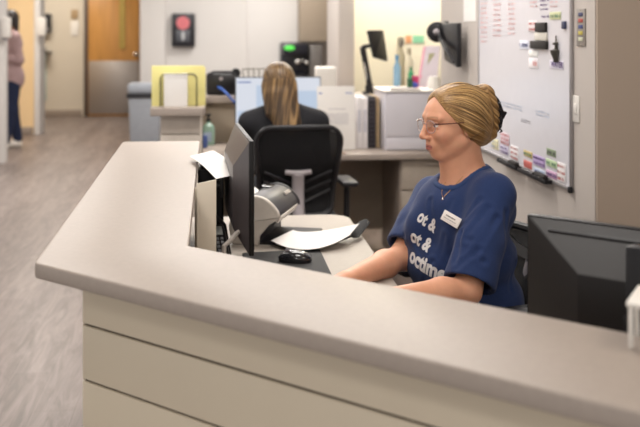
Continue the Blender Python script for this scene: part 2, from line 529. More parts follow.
# ================================================================== RECEPTION COUNTER
M_top = mat('stone_laminate', '#a3978e', .44, var=.035, scale=90, bump=.02, detail=5)
M_panel = mat('almond_laminate', '#ddd0ba', .5, var=.012, scale=6)
M_gap = mat('dark_reveal', '#3b3027', .8)
M_knee = mat('taupe_laminate', '#a3968a', .55, var=.02)
ZC = 1.03
S2 = math.sqrt(2)
def outl(o, far=4.02, xe=1.62):
    """outer counter line offset inwards by o"""
    k = 1.62+o*S2
    return [(-.363+o*1.045, far), (-.345+o, k+.345-o), (xe, k-xe)]
def band(o0, o1, far0, far1, xe=1.55):
    a = outl(o0, far0, xe); c = outl(o1, far1, xe)
    return a+c[::-1]
rc = thing('reception_counter', 'long angled reception counter with pale stone-look top and almond grooved front', 'counter', (-.2, 2.2, 0))
poly = [Vector(p) for p in band(0, .290, 4.02, 4.02, 1.62)]
poly = rounded(poly, [.02, .03, 0, 0, 0, .02])
b = B(); b.prism(poly, ZC-.03, ZC, .004); b.build('countertop', M_top, rc)
zs = [ZC-.03, .899, .790, .681, .572, .463, .354, .245, .10]
for i in range(len(zs)-1):
    b = B(); b.prism(band(.087, .105, 3.93, 3.93), zs[i+1]+(.0025 if i < len(zs)-2 else 0), zs[i]-(.0025 if i else 0), .0008); b.build('front_panel', M_panel, rc)
b = B(); b.prism(band(.096, .236, 3.925, 3.925, 1.545), .0, ZC-.03); b.build('knee_wall', M_knee, rc)
b = B(); b.prism(band(.092, .096, 3.92, 3.92, 1.54), .1, ZC-.031); b.build('reveal_backing', M_gap, rc)
b = B(); b.prism(band(.115, .12, 3.90, 3.90, 1.5), .0, .1); b.build('toe_kick', M_gap, rc)

# lower worktop
ZD = .73
M_desk = mat('pale_desk_laminate', '#a89f95', .5, var=.03, scale=80, detail=4)
wk = thing('worktop', 'pale laminate lower worktop inside the reception counter', 'desk', (.3, 3.2, 0))
pl = [(-.106, 4.0), (.53, 4.0), (.53, 2.60), (1.38, 1.75), (1.53, .70), (-.106, 2.075)]
pl[3] = (1.44, 1.69); pl[4] = (1.5, .469)
b = B(); b.prism(rounded([Vector(p) for p in pl], [0, .09, .15, 0, 0, 0]), ZD-.03, ZD, .004); b.build('desktop', M_desk, wk)
b = B(); b.bb((-.09, 3.90, 0), (.48, 3.925, ZD-.03), .002); b.build('end_panel', M_knee, wk)
b = B(); b.prism([(1.40, 1.62), (1.42, 1.60), (1.42, .62), (1.40, .64)], 0, ZD-.03); b.build('end_panel', M_knee, wk)

# ================================================================== REAR COUNTER, LEDGE, DESK
ZL = 1.04
lg = thing('transaction_ledge', 'raised beige ledge counter wrapping behind the rear desk', 'counter', (-.2, 6.2, 0))
pl = [(-.355, 5.55), (-.057, 5.55), (-.057, 6.5), (1.6, 6.5), (1.6, 6.8), (-.355, 6.8)]
b = B(); b.prism(rounded([Vector(p) for p in pl], [.02, .02, .02, .0, .0, .02]), ZL-.045, ZL, .004); b.build('ledge_top', M_top, lg)
b = B(); b.bb((-.30, 5.62, .10), (-.08, 6.68, .885), .003); b.bb((-.30, 5.62, .89), (-.08, 6.68, ZL-.045), .003); b.build('end_cabinet', mat('pale_taupe_panel', '#c9bfb4', .55), lg)
b = B(); b.bb((-.29, 5.64, 0), (-.09, 6.66, .10)); b.build('toe_kick', M_gap, lg)
M_pan2 = mat('mushroom_panel', '#a69887', .6, var=.03)
b = B(); b.bb((-.08, 6.56, .16), (1.55, 6.62, ZL-.045), .002); b.build('back_panel', M_pan2, lg)

rd = thing('rear_desk', 'long light-topped desk along the back ledge with a drawer pedestal', 'desk', (.6, 6.2, 0))
b = B(); b.bb((-.075, 5.84, .70), (1.55, 6.55, .735), .004); b.build('desktop', M_top, rd)
b = B(); b.bb((1.10, 5.90, .05), (1.52, 6.54, .70), .003); b.build('pedestal', mat('pedestal_taupe', '#9c8f84', .5), rd)
M_drw = mat('drawer_front_grey', '#ada295', .5)
for z0, z1 in ((.515, .69), (.30, .505), (.07, .29)):
    b = B(); b.bb((1.11, 5.882, z0), (1.51, 5.90, z1), .003); d_ = b.build('drawer', M_drw, rd)
    b = B(); b.bb((1.25, 5.868, z1-.03), (1.37, 5.884, z1-.018), .003); b.build('handle', M_steel, d_)
b = B(); b.bb((-.07, 6.50, .16), (1.10, 6.53, .70)); b.build('modesty_panel', M_pan2, rd)
b = B(); b.bb((.46, 6.0, 0), (.49, 6.5, .70)); b.build('support_leg', M_pan2, rd)

# ================================================================== OFFICE CHAIR (occupant faces +X in its own frame)
M_blk = mat('black_plastic', '#17161a', .42, var=.05)
M_blkf = mat('black_fabric', '#141418', .9, var=.1, bump=.3, bscale=400)
M_mesh = mat('black_chair_mesh', '#101013', .8, alpha=.86)
M_gryp = mat('light_grey_plastic', '#979092', .5)
def bx(z, y): return -.23+.045*math.exp(-((z-.66)/.13)**2)-.16*(z-.75)+.35*y*y
def make_chair(zt=.985):
    t = thing('office_chair', 'x', 'chair')
    b = B()
    def seat(u, v):
        a = u*2*PI; r = v
        x = .24*math.copysign(abs(math.cos(a))**.6, math.cos(a))*r; y = .25*math.copysign(abs(math.sin(a))**.6, math.sin(a))*r
        return x, y
    prof = rounded([Vector((-.24, -.23)), Vector((.25, -.25)), Vector((.25, .25)), Vector((-.24, .23))], [.09]*4, 8)
    b.prism(prof, .43, .50, .018); b.build('seat', M_blkf, t, True)
    b = B(); b.prism([p*.8 for p in prof], .405, .43, .005); b.build('seat_pan', M_blk, t, True)
    loop = rounded([Vector((-.175, .53)), Vector((.175, .53)), Vector((.222, zt)), Vector((-.222, zt))], [.05, .05, .075, .075], 7)
    # densify
    L2 = []
    for i, p in enumerate(loop):
        q = loop[(i+1) % len(loop)]; n = max(1, int((q-p).length/.03))
        for k in range(n): L2.append(p.lerp(q, k/n))
    b = B(); b.tube([(bx(p.y, p.x), p.x, p.y) for p in L2], .0135, 8, True); b.build('back_frame', M_blk, t, True)
    b = B()
    def bs(u, v):
        z = .54+v*(zt-.55); hw = .17+(.215-.17)*v
        if v > .86: hw -= .07*((v-.86)/.14)**2
        if v < .1: hw -= .05*((.1-v)/.1)**2
        y = (u*2-1)*hw
        return (bx(z, y)+.002, y, z)
    b.sheet(bs, 16, 26, .003); b.build('backrest', M_mesh, t, True)
    b = B()
    def lum(u, v):
        y = (u*2-1)*.185; z = .745+.05*(abs(u*2-1)**2)+v*.03
        return (bx(z, y)+.012, y, z)
    b.sheet(lum, 16, 3, .012); b.build('lumbar_band', M_blk, t, True)
    for s_ in (-1, 1):
        b = B()
        for z0 in (.60, .65, .70):
            b.tube([(bx(z0+.03*k/6*3, .04+.13*k/6)-.01, s_*(.04+.13*k/6), z0+.03*k/6*2) for k in range(7)], .008, 6)
        b.build('rib_set', M_blk, t, True)
    # T-shaped support behind the back
    b = B()
    b.tube([(-.03, 0, .40), (-.16, 0, .40), (-.235, 0, .43), (-.265, 0, .50), (bx(.6, 0)-.035, 0, .6), (bx(.7, 0)-.025, 0, .70), (bx(.75, 0)-.018, 0, .75)], [.018, .02, .024, .03, .032, .031, .03], 12, flat=1.0)
    b.tube([(bx(.755, .066)-.012, -.066, .757), (bx(.75, 0)-.018, 0, .748), (bx(.755, .066)-.012, .066, .757)], [.012, .018, .012], 10)
    b.build('back_support', M_gryp, t, True)
    for s_ in (-1, 1):
        b = B(); b.tube([(-.02, s_*.2, .415), (-.02, s_*.27, .42), (-.01, s_*.285, .47), (-.02, s_*.285, .66)], .016, 8); a_ = b.build('arm_post', M_blk, t, True)
        b = B(); b.box((.0, s_*.285, .672), (.25, .085, .03), .013); b.build('armrest', M_blk, t, True)
    b = B(); b.cyl((0, 0, .12), (0, 0, .26), .028); b.cyl((0, 0, .26), (0, 0, .41), .018); b.build('gas_column', M_blk, t, True)
    b = B(); b.cyl((0, 0, .09), (0, 0, .13), .05, .04, bev=.004); b.build('hub', M_blk, t, True)
    for k in range(5):
        a = 2*PI*k/5+.3; c_, s_ = math.cos(a), math.sin(a)
        b = B(); b.tube([(c_*.04, s_*.04, .11), (c_*.18, s_*.18, .095), (c_*.30, s_*.30, .075)], [.026, .02, .015], 8); lgk = b.build('leg', M_blk, t, True)
        b = B(); n = Vector((-s_, c_, 0)); c0 = Vector((c_*.30, s_*.30, .028))
        b.cyl(c0-n*.022, c0-n*.006, .0275, bev=.004); b.cyl(c0+n*.006, c0+n*.022, .0275, bev=.004); b.cyl(c0, c0+Vector((0, 0, .045)), .008)
        b.build('caster', M_blk, lgk, True)
    return t
ch = make_chair()
pc = C(297, 200, 5.2)
ch.location = (.405, 5.22, 0); ch.rotation_euler = (0, 0, math.radians(93))
ch['label'] = 'black mesh office chair with grey back support under the long-haired woman'

# ================================================================== WORKSTATION THINGS ON THE LOWER DESK
M_mon = mat('monitor_black', '#131112', .4, var=.04, spec=.35)
M_monb = mat('monitor_back_grey', '#1b1819', .42, var=.04, spec=.5)
M_scr = mat('dark_screen', '#08090b', .15)
M_cable = mat('black_cable', '#121212', .5)
def make_monitor(name, label, loc, rz, w_, h_, zt, group=None, dep=.075, ins=.105, insz=.075, stand=True, screen=M_scr, screen_label=None, pane=.018, slot=True, back=None):
    """local frame: screen faces +X, back bulges to -X, width along Y; top of frame at zt, desk at 0"""
    t = thing(name, label, 'monitor', loc, rz, group)
    b = B(); b.box((0, 0, zt-h_/2), (pane, w_, h_), .003); b.build('bezel', M_mon, t, True)
    b = B(); z0, z1 = zt-h_, zt
    pts = []
    for s_ in (-1, 1):
        pts += [(-pane/2, s_*(w_/2-.002), z1-.002), (-pane/2, s_*(w_/2-.002), z0+.002), (-pane/2-dep, s_*(w_/2-ins), z1-insz), (-pane/2-dep, s_*(w_/2-ins), z0+insz*.8)]
    b.hull(pts, .003); bk = b.build('back_cover', back or M_monb, t, True, sharp=.2)
    if slot:
        b = B(); b.box((-pane/2-dep*.24-.001, 0, z1-insz*.26), (.006, w_-.11, .005), .001, Matrix.Rotation(-math.atan2(dep, insz), 3, 'Y')); b.build('vent_slot', M_blk, bk, True)
    b = B(); b.box((-pane/2-dep-.001, 0, zt-h_*.42), (.003, .022, .022), .0015); b.build('emblem', M_blk, bk, True)
    b = B(); b.box((pane/2+.0008, 0, zt-h_/2), (.0016, w_-.024, h_-.03), .0004); b.build('screen', screen, t, True, label=screen_label)
    if stand:
        b = B(); b.box((-dep-.045, 0, .2), (.03, .07, .38 if zt > .38 else zt*.9), .008)
        b.box((-dep-.02, 0, zt-h_*.5), (.05, .09, .09), .006); b.build('stand_neck', M_blk, t, True)
        b = B(); b.prism(rounded([Vector((-.20, -.11)), Vector((.06, -.13)), Vector((.06, .13)), Vector((-.20, .11))], [.03]*4), 0, .012, .003); b.build('stand_base', M_blk, t, True)
    return t
# right-hand monitor: back towards the visitor, parallel to the front counter
A0 = C(529, 213.5, 1.92)
W2 = .56
dirn = Vector((1, -1, 0)).normalized()
cen = A0+dirn*W2/2
make_monitor('computer_monitor', 'large black monitor seen from behind at the right edge, beside the seated woman', (cen.x, cen.y, ZD), PI/4, W2, .34, A0.z-ZD, 'reception desk monitors', stand=True, dep=.08, ins=.14, insz=.078)
# left-hand monitor, nearly edge on, held by an arm
A1 = C(251.7, 141, 2.82); A2 = C(236.9, 123, 3.36)
dv = Vector((A2.x-A1.x, A2.y-A1.y, 0)); W1 = dv.length
cen = Vector(((A1.x+A2.x)/2, (A1.y+A2.y)/2, ZD))
rz1 = math.atan2(dv.y, dv.x)-PI/2
zt1 = (A1.z+A2.z)/2
m1 = make_monitor('computer_monitor', 'thin black monitor seen almost edge on beside the document scanner', cen, rz1, W1, .325, zt1-ZD, 'reception desk monitors', stand=False, dep=.040, ins=.085, insz=.08, pane=.014, slot=False, back=mat('monitor_back_lit', '#4f494b', .4, var=.04, spec=.7))  # same kind of back, toned lighter so its top facet seems lit
# monitor arm
pst = C(214, 186, 3.06)
ma = thing('monitor_arm', 'black arm on a post holding the edge-on monitor', 'monitor arm', (-.035, 3.12, ZD))
b = B(); b.cyl((-.035, 3.12, ZD), (-.035, 3.12, 1.0), .017); b.cyl((-.035, 3.12, ZD), (-.035, 3.12, ZD+.012), .045); b.build('post', M_blk, ma)
b = B(); b.tube([(-.035, 3.12, .985), (-.01, 3.115, .992), (.02, 3.11, .992)], .017, 10); b.build('arm', M_blk, ma)
b = B(); b.box((.021, 3.11, .992), (.012, .09, .056), .003); b.build('mounting_plate', M_blk, ma)

# beige upright panel
M_beige = mat('beige_enamel', '#d9cebd', .45, var=.01)
e0 = C(196.8, 184, 2.76); e1 = C(216.3, 179.5, 2.77)
fp = thing('desktop_sorter', 'narrow beige upright sorter panel against the inner counter edge', 'organizer', ((e0.x+e1.x)/2, (e0.y+e1.y)/2, ZD))
dv = (Vector((e1.x, e1.y))-Vector((e0.x, e0.y))); nn = Vector((-dv.y, dv.x)).normalized()
zt = (e0.z+e1.z)/2
def quadp(a, n_, d0, d1, t0, t1):
    dd = dv
    return [a+dd*t0+n_*d0, a+dd*t1+n_*d0, a+dd*t1+n_*d1, a+dd*t0+n_*d1]
a = Vector((e0.x, e0.y))
b = B(); q_ = quadp(a, nn, 0, .006, 0, 1); b.hull([Vector((v.x, v.y, ZD)) for v in q_]+[Vector((q_[i_].x, q_[i_].y, (e0.z, e1.z, e1.z, e0.z)[i_])) for i_ in range(4)], .001); b.build('front_panel', M_beige, fp)
b = B(); b.prism(quadp(a, nn, .09, .096, 0, 1), ZD, zt-.03, .0015); b.build('rear_panel', M_beige, fp)
b = B(); b.prism(quadp(a, nn, .006, .09, 0.02, .98), ZD, ZD+.006); b.build('base', M_beige, fp)
b = B(); b.prism(quadp(a, nn, .02, .075, .15, .85), ZD+.006, zt-.05, .001); b.build('folder_stack', mat('grey_folders', '#6a6462', .7), fp)

# black organizer box with loose sheet on top
M_paper = mat('white_paper', '#e9e6e2', .7, var=.01)
og = thing('file_box', 'black open file box behind the beige sorter, under a tilted white sheet', 'box', (.0, 3.42, ZD))
lo = Vector((-.055, 3.26, ZD)); hi = Vector((.028, 3.66, 1.02))
b = B(); b.bb(lo, (hi.x, hi.y, lo.z+.008)); b.bb(lo, (lo.x+.006, hi.y, hi.z)); b.bb((hi.x-.006, lo.y, lo.z), hi)
b.bb(lo, (hi.x, lo.y+.006, hi.z)); b.bb((lo.x, hi.y-.006, lo.z), hi); b.build('shell', M_blk, og)
b = B()
for k in range(7): b.bb((lo.x+.012, lo.y+.03+k*.05, lo.z+.01), (hi.x-.012, lo.y+.034+k*.05, hi.z+.002*(k % 3)))
b.build('folder', mat('dark_folder', '#2b2828', .8), og)
s0 = atZ(190, 156.3, 1.047); s1 = atZ(213, 150.5, 1.052); s2 = atZ(243, 173, 1.034); s3 = atZ(216, 179, 1.034)
def shf(u, v):
    p = (s0.lerp(s1, u)).lerp(s3.lerp(s2, u), v)
    p.z += .006*math.sin(v*PI)
    return p
b = B(); b.sheet(shf, 6, 8, .001)
o = b.build('paper_sheet', M_paper); top(o, 'loose white sheet of paper lying over the inner counter edge', 'paper')

# desk phone
ph = thing('desk_phone', 'black desk phone between the beige sorter and the edge-on monitor', 'phone', (.03, 3.03, ZD), 0)
Rp = Matrix.Rotation(math.radians(8), 3, 'Z') @ Matrix.Rotation(math.radians(28), 3, 'X')
pc = Vector((.008, 3.02, ZD+.09))
b = B(); b.box(pc, (.062, .19, .035), .01, Rp); b.build('phone_body', mat('phone_charcoal', '#2c2a2d', .4), ph)
b = B(); b.box(pc+Rp@Vector((0, .055, .02)), (.04, .04, .004), .002, Rp); b.build('display', mat('lcd_grey', '#b9bcb8', .3), ph)
b = B()
for i in range(4):
    for j in range(3): b.box(pc+Rp@Vector(((j-1)*.014, .018-i*.018, .019)), (.009, .011, .005), .001, Rp)
b.build('keypad', mat('key_grey', '#8d8d90', .5), ph)
b = B(); b.tube([pc+Rp@Vector((-.022, -.085, .035)), pc+Rp@Vector((-.022, -.05, .04)), pc+Rp@Vector((-.022, .04, .04)), pc+Rp@Vector((-.022, .085, .035))], [.02, .012, .012, .02], 10); b.build('handset', M_blk, ph)
b = B(); b.box((.008, 3.03, ZD+.035), (.05, .1, .07), .01); b.build('stand', M_blk, ph)
b = B(); b.tube([(-.03, 2.89, ZD+.05), (-.02, 2.92, ZD+.13), (-.01, 2.98, ZD+.17), (.0, 3.08, ZD+.18), (.03, 3.16, ZD+.13), (.05, 3.2, ZD+.01)], .006, 8)
o = b.build('handset_cord', M_blk, ph)
b = B(); q = [C(224, 246, 2.8), C(230, 241, 2.82), C(236, 234, 2.85), C(240, 231, 2.88)]
b.tube([q[0]+Vector((0, 0, -.05))]+q, .007, 8); o = b.build('cable', mat('grey_cable', '#a79f98', .4)); top(o, 'short grey cable curving up behind the edge-on monitor', 'cable')

# document scanner: long axis along local Y, paper leaves towards +X
M_scw = mat('scanner_white', '#cfc7bd', .4)
M_scb = mat('scanner_charcoal', '#2c2a2e', .42, var=.03)
dc = thing('document_scanner', 'charcoal and white document scanner with paper in its output tray', 'scanner', (.177, 3.60, ZD), math.radians(-18))
def scan_prof(g=0):
    # x forward, z up
    raw = [Vector(p) for p in [(-.075-g, .0), (-.085-g, .06), (-.07-g, .12+g), (-.035, .158+g), (.01, .168+g), (.05, .155+g), (.085+g, .12), (.09+g, .095), (.055, .07), (.02, .03), (.02, 0)]]
    mid = raw[1:8]
    for _ in range(2):
        o_ = [mid[0]]
        for p_, q_ in zip(mid, mid[1:]): o_ += [p_.lerp(q_, .25), p_.lerp(q_, .75)]
        mid = o_+[mid[-1]]
    return raw[:1]+mid+raw[8:]
def extr(bb_, prof, y0, y1, bev=0):
    t = bmesh.new(); f = t.faces.new([t.verts.new((p[0], y0, p[1])) for p in prof])
    r = bmesh.ops.extrude_face_region(t, geom=[f]); bmesh.ops.translate(t, verts=[v for v in r['geom'] if isinstance(v, bmesh.types.BMVert)], vec=(0, y1-y0, 0))
    if bev: bmesh.ops.bevel(t, geom=t.edges, offset=bev, segments=2, profile=.5, affect='EDGES')
    bb_._merge(t)
b = B(); extr(b, scan_prof(), -.125, .15, .003); b.build('housing', M_scb, dc, True, sharp=.75)
b = B(); extr(b, scan_prof(.004), -.15, -.125, .006); b.build('side_cover', M_scw, dc, True, sharp=.75)
b = B(); extr(b, scan_prof(.004), .15, .17, .006); b.build('side_cover', M_scb, dc, True, sharp=.75)
b = B(); b.box((.081, .01, .087), (.012, .25, .028), .003, Matrix.Rotation(.5, 3, 'Y')); b.build('front_lip', M_scw, dc, True)
for k in range(4):
    b = B(); b.box((.062, .065+k*.02, .1475), (.014, .011, .004), .0015, Matrix.Rotation(.75, 3, 'Y')); b.build('button', M_scw, dc, True)
b = B(); b.box((-.01, .09, .168), (.035, .07, .004), .001, Matrix.Rotation(.1, 3, 'Y')); b.build('display', M_scr, dc, True)
b = B(); b.box((.10, .0, .006), (.17, .27, .012), .004); b.build('output_tray', M_blk, dc, True)
# output paper: curved sheet rising to its far end on the tray's extension
g0 = atZ(271, 240.5, .752); g1 = atZ(293, 230, .752)
k0 = atZ(309, 249.5, .742); k1 = atZ(316, 231.5, .748)
r0 = atZ(349, 235.5, .768); r1 = atZ(359, 223.8, .785)
def op(u, v):
    a = [g0, k0, r0]; c = [g1, k1, r1]
    def bz(P): return P[0]*(1-u)**2+(P[1]*2-(P[0]+P[2])/2)*2*u*(1-u)+P[2]*u*u
    return bz(a).lerp(bz(c), v)
b = B(); b.sheet(op, 16, 6, .0012); o = b.build('output_paper', M_paper); top(o, 'curved white sheet lying in the scanner tray, lifted at its right end', 'paper')
b = B(); b.hull([C(243, 177, 3.90), C(258.5, 190, 3.82), C(259, 203, 3.74), C(243, 203, 3.80)]+[x+Vector((0, .002, .0)) for x in (C(243, 177, 3.90), C(258.5, 190, 3.82), C(259, 203, 3.74), C(243, 203, 3.80))])
o = b.build('feeder_paper', M_paper); top(o, 'white sheet standing in the scanner feeder behind the edge-on monitor', 'paper')
t = thing('tray_stop', 'black flip-up tray stop at the end of the curved sheet', 'tray', (.5, 3.66, ZD))
p0 = C(351.5, 236, 3.50); p1 = C(370.5, 222.5, 3.66)
b = B(); M_ts = mat('matt_black', '#121113', .8); b.hull([p0+Vector((0, 0, -.008)), p0+Vector((.0, .03, .004)), p1+Vector((-.02, .0, -.01)), p1+Vector((.0, 0, .0)), p1+Vector((-.012, .02, .012)), p0+Vector((.02, .04, .006)), p1+Vector((-.045, 0, .004)), p0+Vector((.025, -.01, -.006))], .002); b.build('stop', M_ts, t)
b = B(); b.tube([(.36, 3.5, ZD+.004), (.43, 3.47, ZD+.006), Vector(p0)], .004, 8); b.build('rail', M_blk, t)

# mat, mouse, keyboard
b = B(); b.prism(rounded([Vector((.09, 2.98)), Vector((.352, 2.98)), Vector((.352, 3.36)), Vector((.09, 3.33))], [.012]*4), ZD, ZD+.004, .001)
o = b.build('mouse_mat', mat('black_rubber', '#161517', .7)); top(o, 'black rectangular mat under the computer mouse', 'mat')
ms = thing('computer_mouse', 'dark computer mouse with glossy top beside the scanner', 'mouse', (.255, 3.19, ZD+.004), math.radians(75))
b = B(); b.sph((0, 0, .008), 1, (.032, .055, .028)); 
bm_ = b.bm
for v in bm_.verts: v.co.z = max(v.co.z, 0)
b.build('shell', mat('mouse_gloss', '#26262a', .15, coat=.8), ms, True)
b = B(); b.cyl((-.004, .026, .032), (.004, .026, .032), .008, seg=16); b.build('scroll_wheel', M_gryp, ms, True)
kb = thing('keyboard', 'black computer keyboard under the seated woman\'s hands', 'keyboard', (.24, 2.72, ZD), math.radians(3))
b = B(); b.box((0, 0, .009), (.14, .43, .016), .005); b.build('case', M_blk, kb, True)
b = B()
for i in range(5):
    for j in range(15): b.box((-.05+i*.024, -.195+j*.0275, .0195), (.018, .022, .006), .001, seg=1)
b.build('keys', mat('key_black', '#262629', .5), kb, True)

# white riser on the counter at the frame's right edge
M_wht = mat('white_plastic', '#e6e1da', .4, var=.01)
q0 = C(626, 303, 1.405); q1 = C(638, 283.5, 1.50)
dd = Vector((1, -1, 0)).normalized(); bk_ = Vector((q1.x-q0.x, q1.y-q0.y, 0))
rs = thing('display_riser', 'small white display riser with thin legs standing on the counter at the right edge', 'stand', (q0.x+.1, q0.y, ZC))
zr = (q0.z+q1.z)/2
P = [Vector((q0.x, q0.y)), Vector((q0.x, q0.y))+dd.xy*.22, Vector((q0.x, q0.y))+dd.xy*.22+bk_.xy, Vector((q1.x, q1.y))]
b = B(); b.prism(P, zr-.007, zr, .0015); b.build('riser_top', M_wht, rs)
for c_ in (P[0]+dd.xy*.006+bk_.xy*.06, P[1]-dd.xy*.006+bk_.xy*.06, P[2]-dd.xy*.006-bk_.xy*.4, P[3]+dd.xy*.006-bk_.xy*.4):
    b = B(); b.box((c_.x, c_.y, (ZC+zr-.007)/2), (.006, .006, zr-.007-ZC), .001); b.build('leg', M_wht, rs)

# ================================================================== WHITEBOARD WALL
M_board = mat('whiteboard_surface', '#dcdae0', .22, var=.01)
M_alu = mat('aluminium_trim', '#b5b1b2', .35, metal=.6)
XB = XW-.008
yb0 = atX(571.5, 0, XB).y; yb1 = atX(478.5, 0, XB).y
zb0 = atX(570, 191, XB).z; zb1 = zb0+1.25
wb = thing('whiteboard', 'tall magnetic whiteboard in an aluminium frame behind the seated woman', 'whiteboard', (XW, (yb0+yb1)/2, zb0))
b = B(); b.bb((XB, yb0+.01, zb0+.01), (XW, yb1-.01, zb1-.01)); b.build('board', M_board, wb)
b = B(); f0 = XB-.004
b.bb((f0, yb0, zb0), (XW, yb0+.014, zb1), .002); b.bb((f0, yb1-.014, zb0), (XW, yb1, zb1), .002); b.bb((f0, yb0, zb0), (XW, yb1, zb0+.014), .002); b.bb((f0, yb0, zb1-.014), (XW, yb1, zb1), .002)
b.build('frame', M_alu, wb)
for y_ in (yb0+.004, yb1-.004):
    b = B(); b.box((XB-.004, y_, zb0+.006), (.014, .02, .022), .003); b.build('corner_cap', M_blk, wb)
def scrib(b, y0, y1, z, h, x, seed=0, dens=1.0):
    """one line of illegible handwriting: short slanted strokes, written from y1 (left) to y0"""
    r = random.Random(seed); y = max(y0, y1); end = min(y0, y1)
    while y > end+h*.2:
        wd = h*r.uniform(.35, .8)
        if r.random() < .85:
            k = r.choice((0, 1, 2)); th = h*.11
            pts = [(x, y, z-h*.4), (x, y-wd*.3, z+h*.4*r.uniform(.6, 1)), (x, y-wd*.6, z-h*.35), (x, y-wd*.9, z+h*.25*r.uniform(0, 1))][:2+k]
            for p_, q_ in zip(pts, pts[1:]):
                p_ = Vector(p_); q_ = Vector(q_); d_ = q_-p_; n_ = Vector((0, -d_.z, d_.y)).normalized()*th
                b.poly([p_+n_, q_+n_, q_-n_, p_-n_])
        y -= wd*1.15/dens
def board_writing(px0, py0, px1, py1, rows, color, name, parent, x=XB-.0012, seed=0):
    a = atX(px0, py0, x); c = atX(px1, py1, x)
    b = B(); h = (a.z-c.z)/rows*.62
    for i in range(rows):
        z = a.z+(c.z-a.z)*(i+.5)/rows
        scrib(b, c.y, a.y, z, h, x, seed+i)
    return b.build('writing', color, parent, label=name)
I_red = mat('red_marker', '#c96a66', .6); I_blue = mat('blue_marker', '#3c4a86', .6); I_pur = mat('purple_marker', '#5a3f7c', .6)
I_grn = mat('green_marker', '#5f9077', .6); I_blk = mat('dark_marker', '#4b4650', .6); I_lb = mat('faded_blue_marker', '#a9b9cf', .6)
I_pink = mat('faded_red_marker', '#dcaeae', .6)
for k, (p0, p1, yy) in enumerate(((480.5, 487, 44), (493, 501, 38), (508, 515, 36))):
    board_writing(p0, -8, p1, yy, 11 if k == 0 else 9, I_pink, 'column of faded red writing', wb, seed=k*20)
board_writing(500, 100, 522, 112, 2, I_lb, 'faded blue writing', wb, seed=70)
board_writing(536, 109, 549, 119, 2, I_lb, 'small blue writing', wb, seed=80)
board_writing(521, 118, 531, 125, 2, I_blk, 'small dark writing', wb, seed=90)
board_writing(540, -6, 549, 11, 4, I_pur, 'purple writing', wb, seed=100)
board_writing(541, 14, 549, 19, 1, I_pur, 'purple writing', wb, seed=105)
board_writing(530, -4, 537, 8, 3, I_pink, 'faded red writing', wb, seed=110)
board_writing(550, 0, 558, 8, 2, I_pink, 'faded red writing', wb, seed=120)
def note(px0, py0, px1, py1, col, label, wcol=None, rows=2, th=.002, seed=0, group=None, cat='note'):
    x = XB-.0005
    a = atX(px0, py0, x); c = atX(px1, py1, x)
    z1 = (atX(px0, py0, x).z+atX(px1, py0, x).z)/2; z0 = (atX(px0, py1, x).z+atX(px1, py1, x).z)/2
    b = B(); b.bb((x-th, c.y, z0), (x, a.y, z1), .0005)
    o = b.build('magnetic_label' if cat == 'magnet' else 'note', mat('note_'+col[1:], col, .6, var=.01)); top(o, label, cat, group)
    if wcol:
        b = B(); h = (z1-z0)/rows*.6
        for i in range(rows): scrib(b, c.y+.004, a.y-.004, z1+(z0-z1)*(i+.5)/rows, h, x-th-.0008, seed+i)
        b.build('writing', wcol, o)
    return o
GR = 'notes and magnets on the whiteboard'
note(501, 133, 509.5, 145, '#dcc4cc', 'pink lined note low on the whiteboard nearest the hair clip', I_red, 3, seed=1, group=GR)
note(492, 139, 498.5, 149, '#e0d9b4', 'pale yellow note at the bottom left of the whiteboard', I_lb, 2, seed=5, group=GR)
note(500.5, 146, 508.5, 154, '#c3bcd2', 'pale lilac note above the left marker tray', I_pur, 2, seed=8, group=GR)
note(511, 146, 518.5, 160, '#e8e4e6', 'white note with red writing between the two marker trays', I_red, 3, seed=11, group=GR)
note(524, 151, 532.5, 157, '#c8b47e', 'mustard coloured label above the red label', I_grn, 1, seed=15, group=GR)
note(524, 161, 532, 168, '#cf6f66', 'red label low on the whiteboard above the right marker tray', I_red, 1, seed=17, group=GR)
note(533.5, 156, 545, 166, '#b9a3cf', 'purple label beside the red label', I_pur, 2, seed=19, group=GR)
note(534, 169, 545, 175, '#b9c4d8', 'pale blue label under the purple label', I_blue, 1, seed=23, group=GR)
note(547, 149, 556, 156, '#8c9a7e', 'dark green label above the light green label', I_blk, 1, seed=25, group=GR)
note(546.5, 160, 557, 167, '#bcd0a6', 'light green label low on the whiteboard', I_grn, 1, seed=27, group=GR)
note(546.5, 171, 557, 178, '#d0a8c6', 'magenta label at the bottom right of the whiteboard', I_pur, 1, seed=29, group=GR)
note(558, 163, 566, 182, '#ebe6e6', 'tall white note with red writing in the bottom right corner of the whiteboard', I_red, 3, seed=31, group=GR)
note(520, 40.5, 528.5, 49, '#dfe2ee', 'small white label with blue writing left of the black erasers', I_blue, 1, seed=34, group=GR)
note(529, 50.5, 538, 56.5, '#ecebe8', 'small blank white label under the black erasers', None, group=GR)
note(529, 58, 538.5, 68, '#efe9ec', 'white label with pink writing below the blank label', I_red, 1, seed=36, group=GR)
note(529, 20.5, 537, 32, '#e9dfe0', 'white note with red mark left of the upper eraser', I_red, 2, seed=38, group=GR)
note(550, 12, 561, 19.5, '#c9cda0', 'yellow-green label near the top right of the whiteboard', I_grn, 1, seed=40, group=GR)
wn = note(550, 60.5, 563.5, 69, '#dcd8e6', 'white label reading WATER in purple capitals', None, group=GR)
def text_mesh(s_, size=1, bold=.0, res=3):
    cu = bpy.data.curves.new('t', 'FONT'); cu.body = s_; cu.size = size; cu.align_x = 'LEFT'; cu.resolution_u = res; cu.offset = bold
    to = bpy.data.objects.new('t', cu); COL.objects.link(to)
    bpy.context.view_layer.update()
    dg = bpy.context.evaluated_depsgraph_get()
    me = bpy.data.meshes.new_from_object(to.evaluated_get(dg))
    bpy.data.objects.remove(to); bpy.data.curves.remove(cu)
    return me
